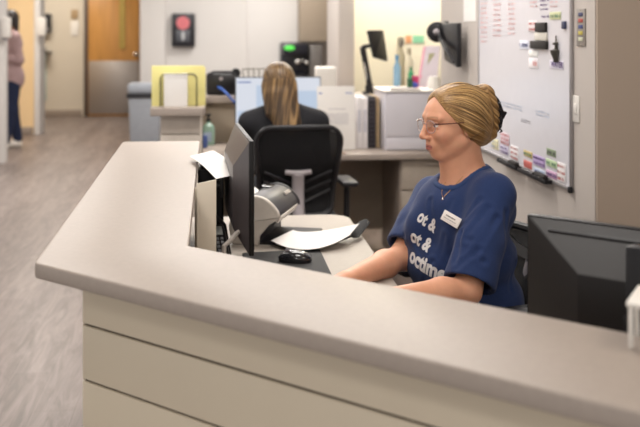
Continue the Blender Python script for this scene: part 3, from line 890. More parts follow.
def text_on(s_, origin, ex, ey, width, height, m, parent, name='lettering', bold=.02, label=None):
    """flat lettering fitted to width x height with its lower left corner at origin"""
    me = text_mesh(s_, 1, bold); co = [v.co.copy() for v in me.vertices]
    x0 = min(c.x for c in co); x1 = max(c.x for c in co); y0 = min(c.y for c in co); y1 = max(c.y for c in co)
    bm = bmesh.new(); bm.from_mesh(me); bpy.data.meshes.remove(me)
    o_, ex, ey = Vector(origin), Vector(ex), Vector(ey)
    for v in bm.verts: v.co = o_+ex*((v.co.x-x0)/(x1-x0)*width)+ey*((v.co.y-y0)/(y1-y0)*height)
    me2 = bpy.data.meshes.new(name); bm.transform(wmat(parent).inverted()); bm.to_mesh(me2); bm.free(); me2.materials.append(m)
    o = bpy.data.objects.new(name, me2); COL.objects.link(o); o.parent = parent
    if label: o['label'] = label
    return o
a = atX(550.8, 67.5, XB-.004); c = atX(562.8, 67.5, XB-.004); z_ = (a.z+c.z)/2
text_on('WATER', (XB-.004, a.y, z_), (0, -1, 0), (0, 0, 1), a.y-c.y, .022, I_pur, wn)
def blk(px0, py0, px1, py1, th, m, name, label, cat, x=XB, bev=.003):
    a = atX(px0, py0, x); c = atX(px1, py1, x)
    b = B(); b.bb((x-th, c.y, (atX(px0, py1, x).z+atX(px1, py1, x).z)/2), (x, a.y, (atX(px0, py0, x).z+atX(px1, py0, x).z)/2), bev)
    o = b.build(name, m)
    return top(o, label, cat, GR) if label else o
M_er = mat('eraser_black', '#2a2624', .8)
blk(537.5, 22.5, 547.5, 32, .012, M_er, 'board_eraser', 'upper black magnetic eraser on the whiteboard', 'eraser')
blk(536, 32.5, 548, 40.5, .008, mat('off_white_block', '#d8d3c8', .6), 'board_magnet', 'off-white block between the two black erasers', 'magnet')
blk(532.5, 41, 548.5, 49, .012, M_er, 'board_eraser', 'lower black magnetic eraser on the whiteboard, the wider one', 'eraser')
blk(563.7, 21, 566.7, 29, .01, mat('navy_plastic', '#39405f', .4), 'board_magnet', 'small navy magnet near the right frame of the whiteboard', 'magnet')
# dark ornament magnet
pm = atX(556, 50, XB-.006)
b = B()
R_ = Matrix.Identity(3)
b.lathe([(0, .055), (.003, .05), (.003, .03), (.012, .027), (.013, .02), (.005, .017), (.006, .004), (.022, -.001), (.02, -.012), (.012, -.03), (.008, -.045), (0, -.047)], pm, 16)
for s_ in (-1, 1): b.tube([pm+Vector((0, 0, -.002)), pm+Vector((0, s_*.02, -.01)), pm+Vector((0, s_*.024, -.045))], .0025, 6)
o = b.build('ornament_magnet', mat('dark_olive_metal', '#4a463f', .5)); top(o, 'dark spindle-shaped ornament magnet above the WATER label', 'magnet', GR)
for pa, pb_, lb in (((500, 153), (519, 165), 'black marker tray on the whiteboard ledge, nearest the woman'), ((521, 164), (549, 182), 'long black marker tray at the bottom right of the whiteboard')):
    a = atX(pa[0], pa[1], XB-.016); c = atX(pb_[0], pb_[1], XB-.016)
    t = thing('marker_tray', lb, 'tray', (XB, (a.y+c.y)/2, zb0), 0, 'marker trays')
    y0, y1 = c.y, a.y
    b = B(); b.bb((XB-.030, y0, zb0-.004), (XB-.004, y1, zb0+.001), .001); b.bb((XB-.032, y0, zb0-.004), (XB-.029, y1, zb0+.011), .001); b.bb((XB-.030, y0, zb0), (XB-.004, y0+.003, zb0+.011)); b.bb((XB-.030, y1-.003, zb0), (XB-.004, y1, zb0+.011)); b.build('tray', M_blk, t)
    L_ = y1-y0; sd_ = 'left' if 'nearest' in lb else 'right'
    o = B(); o.box((XB-.016, y0+L_*.28, zb0+.0125), (.020, L_*.35, .022), .004); o = o.build('board_eraser', M_er); top(o, 'black felt eraser in the '+sd_+' marker tray', 'eraser')
    b = B(); b.cyl((XB-.016, y0+L_*.52, zb0+.009), (XB-.016, y0+L_*.94, zb0+.009), .0075); mk = b.build('marker', M_blk); top(mk, 'black marker lying in the '+sd_+' marker tray', 'marker')
# sign strip, wall plate, paper on the wall
a = atX(577.6, 9, XW); c = atX(586, 46.5, XW)
st = thing('indicator_strip', 'narrow grey indicator strip with coloured squares on the wall right of the whiteboard', 'sign', (XW, (a.y+c.y)/2, c.z))
b = B(); b.bb((XW-.004, c.y, c.z), (XW, a.y, a.z), .001); b.build('plate', mat('strip_grey', '#8f8780', .45), st)
for i, cc in enumerate(('#3a3f66', '#b04a40', '#3d4a80', '#b8a948', '#c9c9b0')):
    z = a.z+(c.z-a.z)*(.15+i*.165); b = B(); b.box((XW-.0045, (a.y+c.y)/2, z), (.002, (a.y-c.y)*.5, .013), .0005); b.build('colour_square', mat('sq_'+cc[1:], cc, .5), st)
b = B()
for z in (a.z-.004, c.z+.004): b.cyl((XW-.0055, (a.y+c.y)/2, z), (XW-.003, (a.y+c.y)/2, z), .003, seg=10)
b.build('screw', M_chrome, st)
a = atX(573, 95, XW); c = atX(580, 123, XW)
sw = thing('light_switch', 'white light switch plate on the wall right of the whiteboard', 'switch', (XW, (a.y+c.y)/2, c.z))
b = B(); b.bb((XW-.004, c.y, c.z), (XW, a.y, a.z), .0015); b.build('plate', M_wht, sw)
b = B(); b.box((XW-.005, (a.y+c.y)/2, (a.z+c.z)/2), (.004, (a.y-c.y)*.4, (a.z-c.z)*.4), .002); b.build('rocker', M_wht, sw)
a = atX(463.5, -14, XW-.002); c = atX(475.5, 21.5, XW-.002)
b = B(); b.bb((XW-.002, c.y, c.z), (XW, a.y, a.z)); o = b.build('wall_notice', M_paper); top(o, 'white paper notice taped to the wall left of the whiteboard', 'notice')

# ================================================================== REAR DESK THINGS
def fr(px0, py0, px1, py1, Y):
    a = atY(px0, py0, Y); c = atY(px1, py1, Y); return a, c
ZR = .735
# rear computer screen
a, c = fr(236, 78, 320, 130, 6.12)
M_win = mat('lit_screen', '#3a3c40', .3, var=0, emit='#e6ebf6', emit_s=.82)
mt = thing('computer_monitor', 'monitor with a bright pale blue screen in front of the long-haired woman', 'monitor', ((a.x+c.x)/2, 6.15, ZR))
b = B(); b.bb((a.x-.006, 6.12, c.z), (c.x+.006, 6.15, a.z+.006), .003); b.build('bezel', M_blk, mt)
b = B(); b.bb((a.x, 6.117, c.z+.01), (c.x, 6.12, a.z)); sc_ = b.build('screen', M_win, mt, label='bright pale blue screen')
M_w2 = mat('screen_window_blue', '#3a3c40', .3, var=0, emit='#c9daf0', emit_s=.8); M_w3 = mat('screen_bar_blue', '#3a3c40', .3, var=0, emit='#6f88c8', emit_s=.7)
b = B()
for (u0, v0, u1, v1) in ((.02, .62, .2, .95), (.24, .14, .52, .9), (.68, .25, .98, .92)):
    b.bb((a.x+(c.x-a.x)*u0, 6.1155, a.z+(c.z-a.z)*v1), (a.x+(c.x-a.x)*u1, 6.117, a.z+(c.z-a.z)*v0))
b.build('window_block', M_w2, sc_)
b = B(); b.bb((a.x+.01, 6.115, a.z-.03), (a.x+(c.x-a.x)*.18, 6.1165, a.z-.022)); b.build('title_bar', M_w3, sc_)
b = B(); b.bb(((a.x+c.x)/2-.03, 6.15, ZR), ((a.x+c.x)/2+.03, 6.18, a.z-.08), .005); b.build('stand_neck', M_blk, mt)
b = B(); b.bb(((a.x+c.x)/2-.12, 6.06, ZR), ((a.x+c.x)/2+.12, 6.24, ZR+.01), .004); b.build('stand_base', M_blk, mt)
b = B(); k0 = Vector(((a.x+c.x)/2, 5.95, ZR+.008)); b.box(k0, (.42, .14, .016), .004); o = b.build('keyboard', M_blk); top(o, 'black keyboard on the rear desk before the bright screen', 'keyboard')

# yellow folders in a wire holder
hx0 = atY(152, 0, 5.72).x; hx1 = atY(205, 0, 5.72).x
M_yel = mat('yellow_card', '#e6dd93', .6, var=.02); M_wire = mat('dark_wire', '#5d584a', .4, metal=.4)
fh = thing('wire_file_holder', 'wire holder of upright files on the end of the rear ledge', 'file holder', ((hx0+hx1)/2, 5.7, ZL))
b = B()
for yy, in ((5.63,), (5.69,), (5.75,)):
    x0, x1 = hx0+.05, hx1-.045
    b.tube([(x0, yy, ZL+.004), (x0, yy, ZL+.16), (x0+.012, yy, ZL+.178), (x0+.03, yy, ZL+.182), (x1-.03, yy, ZL+.182), (x1-.012, yy, ZL+.178), (x1, yy, ZL+.16), (x1, yy, ZL+.004)], .0028, 6)
b.tube([(hx0+.05, 5.63, ZL+.004), (hx0+.05, 5.75, ZL+.004)], .0028, 6); b.tube([(hx1-.045, 5.63, ZL+.004), (hx1-.045, 5.75, ZL+.004)], .0028, 6)
b.build('wire_frame', M_wire, fh)
for k, (yy, zz, dx) in enumerate(((5.70, .222, 0), (5.715, .216, .006), (5.73, .226, -.003))):
    b = B(); b.bb((hx0+dx, yy, ZL), (hx1+dx-.003, yy+.003, ZL+zz), .001); o = b.build('yellow_folder', M_yel)
    top(o, 'yellow folder standing upright in the wire holder', 'folder', 'yellow folders in the wire holder')
b = B(); x0 = atY(164, 0, 5.66).x; x1 = atY(187.5, 0, 5.66).x; b.bb((x0, 5.645, ZL), (x1, 5.68, ZL+.185), .002)
o = b.build('paper_stack', M_paper); top(o, 'white stack of papers standing before the yellow folders', 'papers')

# black device on the ledge
a, c = fr(206, 70, 236, 95, 6.6)
dv_ = thing('label_printer', 'black desktop device with a blue cord on the rear ledge beside the yellow folders', 'printer', ((a.x+c.x)/2, 6.62, ZL))
b = B(); b.bb((a.x, 6.55, ZL), (c.x, 6.70, a.z-.02), .02); b.build('housing', mat('device_black', '#1d1c1e', .3), dv_)
b = B(); b.tube([(a.x+.01, 6.56, a.z-.03), (a.x+.05, 6.56, a.z-.012), (c.x-.03, 6.56, a.z-.012), (c.x-.01, 6.56, a.z-.03)], .009, 8); b.build('handle', M_blk, dv_)
b = B(); b.cyl((c.x, 6.58, a.z-.02), (c.x, 6.66, a.z-.02), .03); b.cyl((c.x+.005, 6.6, ZL+.0), (c.x+.005, 6.6, a.z-.03), .02); b.build('roll', M_blk, dv_)
b = B(); b.cyl(((a.x+c.x)/2, 6.552, a.z-.055), ((a.x+c.x)/2, 6.545, a.z-.055), .012); b.build('button', M_gryp, dv_)
b = B(); p0 = C(218, 87, 6.5); b.tube([p0, C(223, 90, 6.45), C(229, 96, 6.4), C(236, 104, 6.4), C(241, 112, 6.35), C(243, 130, 6.3)], .008, 8); b.build('cord', mat('blue_lanyard', '#3057a5', .5), dv_)
# wire rack on the ledge
b = B(); x0 = atY(243, 0, 6.62).x; x1 = atY(270, 0, 6.62).x
for yy in (6.58, 6.68):
    b.tube([(x0, yy, ZL+.003), (x0, yy, ZL+.17), (x1, yy, ZL+.17), (x1, yy, ZL+.003)], .0025, 6)
    for k in range(1, 5): xx = x0+(x1-x0)*k/5; b.tube([(xx, yy, ZL+.003), (xx, yy, ZL+.17)], .0018, 6)
    b.tube([(x0, yy, ZL+.1), (x1, yy, ZL+.1)], .002, 6)
for k in range(6): xx = x0+(x1-x0)*k/5; b.tube([(xx, 6.58, ZL+.003), (xx, 6.68, ZL+.003)], .002, 6)
o = b.build('wire_rack', M_wire); top(o, 'thin dark wire rack on the ledge behind the bright screen', 'rack')
# soap pump
sp = atY(208.5, 141, 6.42); sp.z = ZR
so = thing('soap_bottle', 'pale green pump soap bottle on the rear desk', 'bottle', sp)
b = B(); b.lathe([(0, 0), (.036, 0), (.04, .006), (.04, .10), (.034, .125), (.014, .14), (.014, .15), (0, .15)], sp); b.build('bottle', mat('green_soap', '#93b3a2', .15, coat=.5), so)
b = B(); b.lathe([(0, .15), (.016, .15), (.016, .165), (.006, .168), (.006, .185), (.017, .187), (.017, .197), (0, .198)], sp); b.tube([sp+Vector((0, 0, .192)), sp+Vector((-.045, -.01, .19)), sp+Vector((-.05, -.01, .183))], .005, 8); b.build('pump', M_blk, so)
b = B(); b.box(sp+Vector((-.005, -.0405, .055)), (.05, .002, .06), .0005); b.build('bottle_label', mat('pale_blue_label', '#9fb0c4', .5), so)
a, c = fr(199, 136, 206, 143, 6.25)
b = B(); b.bb((-.074, 6.25, ZR), (-.046, 6.29, a.z), .004); o = b.build('small_box', mat('deep_blue_card', '#4a5f9a', .5)); top(o, 'tiny blue box left of the pump soap bottle', 'box')

# white tissue box on the ledge and paper sign
a, c = fr(316, 67, 335.5, 95, 6.6)
b = B(); b.bb((a.x, 6.56, ZL), (c.x, 6.69, a.z), .006); o = b.build('tissue_box', M_wht); top(o, 'plain white box standing on the ledge behind the paper sign', 'box')
a, c = fr(318, 87, 356, 150, 6.02)
sg = thing('desk_sign', 'white printed page leaning upright on the rear desk right of the bright screen', 'sign', ((a.x+c.x)/2, 6.05, ZR))
Rs = Matrix.Rotation(math.radians(-7), 3, 'X'); cs = Vector(((a.x+c.x)/2, 6.06, ZR+(a.z-ZR)/2+.002)); W_ = c.x-a.x; H_ = a.z-ZR
b = B(); b.box(cs, (W_, .004, H_), .001, Rs); b.build('page', M_paper, sg)
b = B(); b.box(cs+Vector((0, .085, -.04)), (W_*.5, .003, H_*.78), .001, Matrix.Rotation(math.radians(22), 3, 'X')); b.build('easel', M_gryp, sg)
b = B()
def txtline(b, u0, u1, v, h, seed):
    r = random.Random(seed); u = u0
    while u < u1:
        wd = r.uniform(.02, .05); p = cs+Rs@Vector(((u-.5)*W_, -.0032, (.5-v)*H_)); q = cs+Rs@Vector(((min(u+wd, u1)-.5)*W_, -.0032, (.5-v)*H_))
        hz = Rs@Vector((0, 0, h*H_/2)); b.poly([p-hz, q-hz, q+hz, p+hz]); u += wd+.012
txtline(b, .3, .75, .36, .012, 3); b.build('printed_heading', mat('print_grey', '#a7a3ad', .6), sg); b = B()
for i in range(6): txtline(b, .18, .82, .44+i*.03, .010, 10+i)
b.build('printed_text', mat('print_grey', '#a7a3ad', .6), sg)
b = B(); txtline(b, .05, .13, .11, .03, 40); txtline(b, .76, .92, .11, .02, 41); b.build('printed_mark', mat('print_blue', '#7f8fc2', .6), sg)
b = B(); a, c = fr(315, 148, 345, 150, 5.93); b.prism([(a.x, 5.87), (c.x, 5.86), (c.x-.02, 6.0), (a.x+.01, 6.0)], ZR, ZR+.006, .001); o = b.build('document_stack', mat('brown_card', '#8a7767', .6)); top(o, 'flat brown pad lying before the printed page', 'pad')

# binders
M_bw = mat('white_binder', '#e4e0e0', .45); M_bb = mat('charcoal_tray', '#302d31', .5); M_bt = mat('tan_folder', '#c9b08a', .6)
a, c = fr(356.5, 97, 368, 148, 6.12)
for k, (f0_, f1_) in enumerate(((0, .48), (.5, .98))):
    x0 = a.x+(c.x-a.x)*f0_; x1 = a.x+(c.x-a.x)*f1_
    t = thing('ring_binder', ('left' if k == 0 else 'right')+' one of two white binders on the rear desk beside the printed page', 'binder', ((x0+x1)/2, 6.2, ZR), 0, 'binders on the rear desk')
    b = B(); b.bb((x0, 6.12, ZR), (x1, 6.36, a.z-.004*k), .002); b.build('cover', M_bw, t)
    b = B(); b.bb((x0+.006, 6.1185, ZR+.1), (x1-.006, 6.121, ZR+.24)); b.build('spine_label', mat('spine_grey', '#c6c4cb', .6), t)
a, c = fr(369, 97, 376.3, 148, 6.12)
t = thing('desk_file_sorter', 'charcoal ridged file sorter between the white binders and tan folders', 'organizer', ((a.x+c.x)/2, 6.2, ZR))
b = B(); b.bb((a.x, 6.14, ZR), (c.x, 6.36, a.z), .002); b.build('body', M_bb, t)
b = B()
for k in range(11): z = ZR+.02+k*.027; b.bb((a.x+.002, 6.125, z), (c.x-.002, 6.14, z+.012), .002)
b.build('ridges', mat('charcoal_light', '#454147', .5), t)
a, c = fr(378.8, 96, 384.3, 148, 6.0); a.z -= .01
for k in range(3):
    x0 = a.x+(c.x-a.x)*k/3; b = B(); b.bb((x0, 6.16, ZR), (x0+.008, 6.38, a.z-.006*k), .001); o = b.build('tan_folder', M_bt); top(o, 'tan folder upright against the white drawer unit', 'folder', 'tan folders beside the white unit')
# white drawer unit
a, c = fr(385, 92, 446, 150, 6.0)
M_unit = mat('cool_white_metal', '#cfccd3', .4, var=.01)
un = thing('desktop_cabinet', 'white two-tier desktop cabinet on the rear desk left of the woman\'s face', 'cabinet', ((a.x+c.x)/2, 6.15, ZR))
b = B(); b.bb((a.x, 6.0, ZR), (c.x, 6.42, a.z), .006); b.build('body', M_unit, un)
zl_ = atY(400, 137, 6.0).z
b = B(); b.bb((a.x+.008, 5.99, zl_+.003), (c.x-.008, 6.0, a.z-.012), .003); b.build('upper_front', M_unit, un)
b = B(); b.bb((a.x+.008, 5.99, ZR+.006), (c.x-.008, 6.0, zl_-.003), .003); b.build('lower_front', M_unit, un)
b = B(); b.bb((a.x-.01, 5.985, a.z), (c.x+.01, 6.44, a.z+.008), .002); b.build('lid', M_wht, un)
zt_ = a.z+.008
b = B()
a2, c2_ = fr(388, 87, 418, 90, 6.1)
b.prism([(a2.x, 6.0), (c2_.x, 6.01), (c2_.x-.02, 6.22), (a2.x+.03, 6.2)], zt_, zt_+.008, .001); o = b.build('document_stack', mat('print_mix', '#8b8482', .6)); top(o, 'grey-edged stack of papers lying on the white desktop cabinet', 'papers')
def bottle(px, pyt, Y, z0, r, col, capc, name, label, cat='bottle', sh=.7, glass=False):
    p = atY(px, pyt, Y); H = p.z-z0; c0 = Vector((p.x, Y, z0))
    t = thing(name, label, cat, c0)
    b = B(); b.lathe([(0, 0), (r*.95, 0), (r, r*.15), (r, H*sh), (r*.45, H*(sh+.12)), (r*.4, H*.88), (0, H*.88)], c0, 16); b.build('bottle', mat('bt_'+col[1:], col, .2), t)
    b = B(); b.lathe([(0, H*.87), (r*.5, H*.87), (r*.5, H), (0, H)], c0, 16); b.build('cap', mat('bt_'+capc[1:], capc, .4), t)
bottle(401, 40, 6.62, ZL, .028, '#c9bd9d', '#8c8478', 'spray_bottle', 'tall cloudy bottle on the ledge below the orange note')
bottle(397, 55, 6.5, ZL, .024, '#8fb4cf', '#5f9ec9', 'pump_bottle', 'bottle with light blue cap on the ledge beyond the white cabinet')
bottle(409, 48, 6.7, ZL, .03, '#ded6c0', '#b5ab93', 'lotion_bottle', 'cream coloured bottle on the ledge under the green note')
bottle(411, 67, 6.3, zt_, .018, '#3d9a68', '#2f7a50', 'marker_cup', 'small green bottle on the white desktop cabinet')
b = B(); p = atZ(400, 84, zt_); b.sph(Vector((p.x, 6.25, zt_+.02)), 1, (.034, .022, .02)); o = b.build('tape_dispenser', mat('royal_blue', '#3f49a8', .4)); top(o, 'small royal blue tape dispenser on the white desktop cabinet', 'dispenser')
b = B(); a2, c2_ = fr(413, 76, 418.5, 85, 6.25); b.bb((a2.x, 6.25, zt_), (c2_.x, 6.29, a2.z), .006); o = b.build('small_box', mat('magenta_card', '#c03468', .5)); top(o, 'small magenta box on the white desktop cabinet', 'box')
b = B(); a2, c2_ = fr(408, 78, 413, 85, 6.2); b.bb((a2.x, 6.2, zt_), (c2_.x, 6.24, a2.z), .006); o = b.build('small_box', mat('dark_green_card', '#2e5b40', .5)); top(o, 'small dark green box left of the magenta box', 'box')
# leaning folders on the cabinet
p0, p1, p2, p3 = C(419, 85, 6.42), C(436, 85, 6.36), C(440, 46, 6.46), C(426, 46, 6.52)
for k, (cc, lab) in enumerate((('#b9aeb4', 'grey printed folder leaning on the white desktop cabinet'), ('#c98c9c', 'pink folder leaning behind the grey printed folder'), ('#4d4a52', 'dark folder leaning between the pink and grey ones'))):
    off = Vector((-.014*k if k < 2 else -.006, .012*k, -.003*k))
    b = B(); q = [x+off for x in (p0, p1, p2, p3)]
    q[0].z = q[1].z = zt_+.001
    n_ = (q[1]-q[0]).cross(q[3]-q[0]).normalized()*.004
    b.hull([x for x in q]+[x-n_ for x in q]); o = b.build('folder', mat('fold_'+cc[1:], cc, .6)); top(o, lab, 'folder')
    if k == 0:
        b = B(); nz_ = (q[1]-q[0]).cross(q[3]-q[0]).normalized()*(.0015 if ((q[1]-q[0]).cross(q[3]-q[0])).y < 0 else -.0055)
        def Q(u, v): return (q[0].lerp(q[1], u)).lerp(q[3].lerp(q[2], u), v)+nz_
        b.poly([Q(.3, .55), Q(.7, .55), Q(.7, .82), Q(.3, .82)]); b.build('picture', mat('olive_print', '#8d8a64', .6), o)
b = B(); p = C(437, 80, 6.15); pj = Vector((p.x, 6.12, zt_)); b.lathe([(0, 0), (.04, 0), (.042, .01), (.042, .05), (.036, .062), (.036, .078), (0, .078)], pj, 20); o = b.build('jar', M_wht); top(o, 'squat white jar on the right end of the desktop cabinet', 'jar')
# sticky notes on the cream wall
for px0, py0, px1, py1, cc, lab in ((405.5, 35.5, 411.5, 43, '#e8a878', 'orange note stuck on the cream wall'), (413, 35.5, 424, 43, '#8fd0a8', 'green note stuck on the cream wall')):
    a2, c2_ = fr(px0, py0, px1, py1, 7.345); b = B(); b.bb((a2.x, 7.345, c2_.z), (c2_.x, 7.349, a2.z)); o = b.build('sticky_note', mat('st_'+cc[1:], cc, .7)); top(o, lab, 'note')
a2, c2_ = fr(399, 37, 404, 45, 7.3); b = B(); b.bb((a2.x, 7.30, c2_.z), (c2_.x, 7.35, a2.z), .005); o = b.build('wall_clip', mat('olive_grey', '#8b8774', .6)); top(o, 'small olive grey clip holder on the cream wall', 'clip')

# tilted monitor on a slanted arm, on the ledge
t = thing('monitor_arm', 'black slanted monitor arm with silver highlight on the rear ledge', 'monitor arm', C(368, 90, 6.62))
pb0 = C(371, 86, 6.64); pb0.z = ZL
b = B(); b.cyl((pb0.x, 6.64, ZL), (pb0.x, 6.64, ZL+.012), .05, bev=.002); b.cyl((pb0.x, 6.64, ZL+.01), (pb0.x, 6.64, ZL+.06), .028); b.build('base', M_blk, t)
b = B(); q0_ = Vector((pb0.x, 6.64, ZL+.06)); q1_ = C(362.5, 47, 6.64); b.tube([q0_, q1_], .02, 10); b.build('lower_arm', M_blk, t)
b = B(); b.tube([q0_.lerp(q1_, .15)+Vector((-.012, -.02, 0)), q0_.lerp(q1_, .6)+Vector((-.012, -.02, 0))], .007, 8); b.build('arm_highlight', M_chrome, t)  # bright bar put in for the silver highlight along the arm
b = B(); b.tube([q1_, C(374, 45, 6.62)], .014, 8); b.build('upper_arm', M_blk, t)
m0 = [C(366.3, 31, 6.52), C(381, 31, 6.68), C(385.5, 61.5, 6.64), C(372.5, 57.5, 6.48)]
t = thing('computer_monitor', 'small black tilted monitor on the slanted arm in the cream nook', 'monitor', (m0[0]+m0[2])/2)
n_ = (m0[1]-m0[0]).cross(m0[3]-m0[0]).normalized(); 
if n_.x < 0: n_ = -n_
b = B(); b.hull(m0+[x+n_*.02 for x in m0], .003); b.build('bezel', M_mon, t)
b = B(); cq = sum(m0, Vector())/4; b.hull([cq.lerp(x, .5) for x in m0]+[cq.lerp(x, .35)-n_*.02 for x in m0]); b.build('back_cover', M_blk, t)
# right one near the grey wall
m0 = [C(440.5, 23.5, 5.22), C(457, 23, 4.99), C(457, 67.5, 4.97), C(444.5, 60, 5.2)]
t = thing('computer_monitor', 'black monitor hanging beside the grey wall above the white jar', 'monitor', (m0[0]+m0[2])/2)
n_ = (m0[1]-m0[0]).cross(m0[3]-m0[0]).normalized()
if n_.y < 0: n_ = -n_
b = B(); b.hull(m0+[x+n_*.025 for x in m0], .003); b.build('bezel', M_blk, t)
b = B(); cq = C(437, 32, 5.24); b.cyl(cq, cq+Vector((.015, .05, 0)), .056, .050, seg=24, bev=.008); rb = b.build('round_mount', M_blk, t)
b = B(); b.tube([cq+Vector((.0, -.004, .03)), cq+Vector((.01, -.03, -.03)), C(447, 50, 4.98), C(453.5, 62, 4.9)], [.012, .014, .012, .006], 8); b.build('swivel_arm', M_blk, t)
b = B(); b.sph(C(436.5, 32, 5.225), .018); b.build('pivot', M_gryp, rb)
b = B(); b.tube([cq+Vector((.01, .03, 0)), Vector((XW-.02, 5.36, cq.z))], .02, 8); b.box((XW-.006, 5.36, cq.z), (.012, .08, .12), .003); b.build('wall_bracket', M_blk, t)

# ================================================================== BEYOND: bin, door side, kitchenette
b0 = C(145.5, 120, 11.4); 
bn = thing('trash_bin', 'grey lidded trash bin with a black liner by the white wall', 'bin', (b0.x, b0.y, 0))
b = B(); b.box((b0.x, b0.y, .36), (.36, .36, .70), .02); 
for v in b.bm.verts: 
    if v.co.z < .3: v.co.x = b0.x+(v.co.x-b0.x)*.85; v.co.y = b0.y+(v.co.y-b0.y)*.85
M_bin = mat('grey_bin', '#8f9298', .5)
b.build('body', M_bin, bn)
b = B(); b.box((b0.x, b0.y, .72), (.40, .40, .05), .012); b.build('liner', mat('black_liner', '#202024', .35), bn)
b = B(); b.box((b0.x, b0.y, .80), (.38, .38, .11), .03); b.build('lid', mat('bin_lid', '#9ba0a8', .45), bn)
a, c = fr(172, 13.5, 195, 46.5, 12.46)
sn = thing('wall_sign_box', 'black wall box with a pink-red round emblem on the white wall', 'sign', ((a.x+c.x)/2, 12.46, c.z))
b = B(); b.bb((a.x, 12.40, c.z), (c.x, 12.5, a.z), .012); b.build('box', mat('sign_black', '#26252b', .35), sn)
b = B(); pcx = atY(183, 23, 12.4); b.cyl((pcx.x, 12.40, pcx.z), (pcx.x, 12.392, pcx.z), .082, seg=32); b.build('round_emblem', mat('pink_red', '#d4757b', .5), sn)
b = B(); p_ = atY(183, 36, 12.4); b.bb((p_.x-.085, 12.392, p_.z-.07), (p_.x+.085, 12.40, p_.z+.07), .003); wd_ = b.build('window', mat('sign_grey', '#56585e', .3), sn)
b = B(); b.sph((p_.x, 12.392, p_.z), 1, (.022, .006, .06)); b.build('pale_lever', mat('pale_grey_lever', '#b8babc', .4), wd_)  # pale grey lever across the middle of the window

M_cab = mat('taupe_cabinet', '#a0917f', .5, var=.02)
a, c = fr(300, -40, 333, 41.5, 12.1)
uc = thing('upper_cabinet', 'taupe upper wall cabinet above the coffee maker', 'cabinet', ((a.x+c.x)/2, 12.3, c.z))
b = B(); b.bb((a.x, 12.12, c.z), (c.x+.5, 12.47, min(a.z, 2.5)), .003); b.build('body', M_cab, uc)
for x0, x1 in ((a.x+.003, (a.x+c.x+.5)/2-.002), ((a.x+c.x+.5)/2+.002, c.x+.497)):
    b = B(); b.bb((x0, 12.10, c.z+.003), (x1, 12.12, min(a.z, 2.5)-.003), .003); d_ = b.build('door', M_cab, uc)
    b = B(); b.bb((x1-.05, 12.085, c.z+.05), (x1-.038, 12.1, c.z+.17), .003); b.build('handle', M_steel, d_)
kx0 = atY(268, 0, 11.8).x; kx1 = atY(345, 0, 11.8).x
ku = thing('base_cabinet', 'taupe base cabinet with pale worktop under the coffee maker', 'cabinet', ((kx0+kx1)/2, 12.1, 0))
b = B(); b.bb((kx0, 11.85, .1), (kx1+.4, 12.47, .86), .003); b.build('body', M_cab, ku)
b = B(); b.bb((kx0-.02, 11.8, .86), (kx1+.42, 12.47, .89), .004); b.build('worktop', M_top, ku)
n_d = 3; wd = (kx1+.4-kx0)/n_d
for i in range(n_d):
    b = B(); b.bb((kx0+i*wd+.004, 11.83, .12), (kx0+(i+1)*wd-.004, 11.85, .85), .003); d_ = b.build('door', M_cab, ku)
    b = B(); b.bb((kx0+(i+1)*wd-.06, 11.815, .6), (kx0+(i+1)*wd-.048, 11.83, .74), .003); b.build('handle', M_steel, d_)
b = B(); b.bb((kx0+.02, 11.9, 0), (kx1+.38, 12.45, .1)); b.build('toe_kick', M_gap, ku)
a, c = fr(281, 42.5, 309, 80, 11.9)
cm = thing('coffee_maker', 'large black coffee machine with a green light under the upper cabinet', 'coffee machine', ((a.x+c.x)/2, 12.05, .89))
M_cf = mat('machine_black', '#20222b', .25, coat=.3)
Hc = a.z-.89
b = B(); b.bb((a.x, 12.0, .89), (c.x, 12.3, .89+Hc), .03); b.build('body', M_cf, cm)
b = B(); b.bb((a.x+.01, 11.88, .89+Hc*.62), (c.x-.01, 12.05, .89+Hc*.98), .04); b.build('brew_head', M_cf, cm)
b = B(); b.bb((a.x+.01, 11.88, .89), (c.x-.01, 12.05, .93), .01); b.build('drip_tray', M_blk, cm)
b = B(); p_ = atY(289.5, 48, 11.87); b.sph((p_.x, 11.878, p_.z), 1, (.065, .008, .03)); b.build('green_display', mat('green_light', '#4fc04a', .4, emit='#45b545', emit_s=.9, var=0), cm)
b = B()
for q in ((298, 62, .034), (303, 60.5, .02), (307, 63, .024)): p_ = atY(q[0], q[1], 11.87); b.sph((p_.x, 11.93, p_.z), q[2])
b.build('spout', M_chrome, cm)
a, c = fr(309.5, 45, 322.5, 80, 11.95)
b = B(); b.bb((a.x+.003, 11.95, .89), (c.x, 12.25, a.z), .02); o = b.build('water_reservoir', mat('smoked_plastic', '#6f6a66', .25)); top(o, 'dark grey canister beside the coffee machine', 'container')

# corridor fittings
def wallbox(px0, py0, px1, py1, Y, dep, m, name, label, cat):
    a, c = fr(px0, py0, px1, py1, Y-dep)
    b = B(); b.bb((a.x, Y-dep, c.z), (c.x, Y, a.z), min(.02, dep*.4)); return top(b.build(name, m), label, cat) if label else (b, a, c)
t = thing('sanitizer_dispenser', 'white wall dispenser on the pillar at the left edge of the picture', 'dispenser', atY(4, 38, 11.19))
b, a, c = wallbox(1, 17, 9.5, 38, 11.2, .12, M_wht, 'd', None, None); b.build('cover', M_wht, t)
b = B(); b.bb((a.x+.01, 11.1, c.z-.03), (c.x-.03, 11.19, c.z), .008); b.build('nozzle', M_gryp, t)
t = thing('sanitizer_dispenser', 'white wall dispenser on the corner post beside the black one', 'dispenser', atY(40, 36, 14.19))
b, a, c = wallbox(37, 17.5, 45.5, 36, 14.2, .1, M_wht, 'd', None, None); b.build('cover', M_wht, t)
b = B(); b.bb((a.x+.02, 14.12, c.z-.03), (c.x-.04, 14.19, c.z), .008); b.build('nozzle', M_gryp, t)
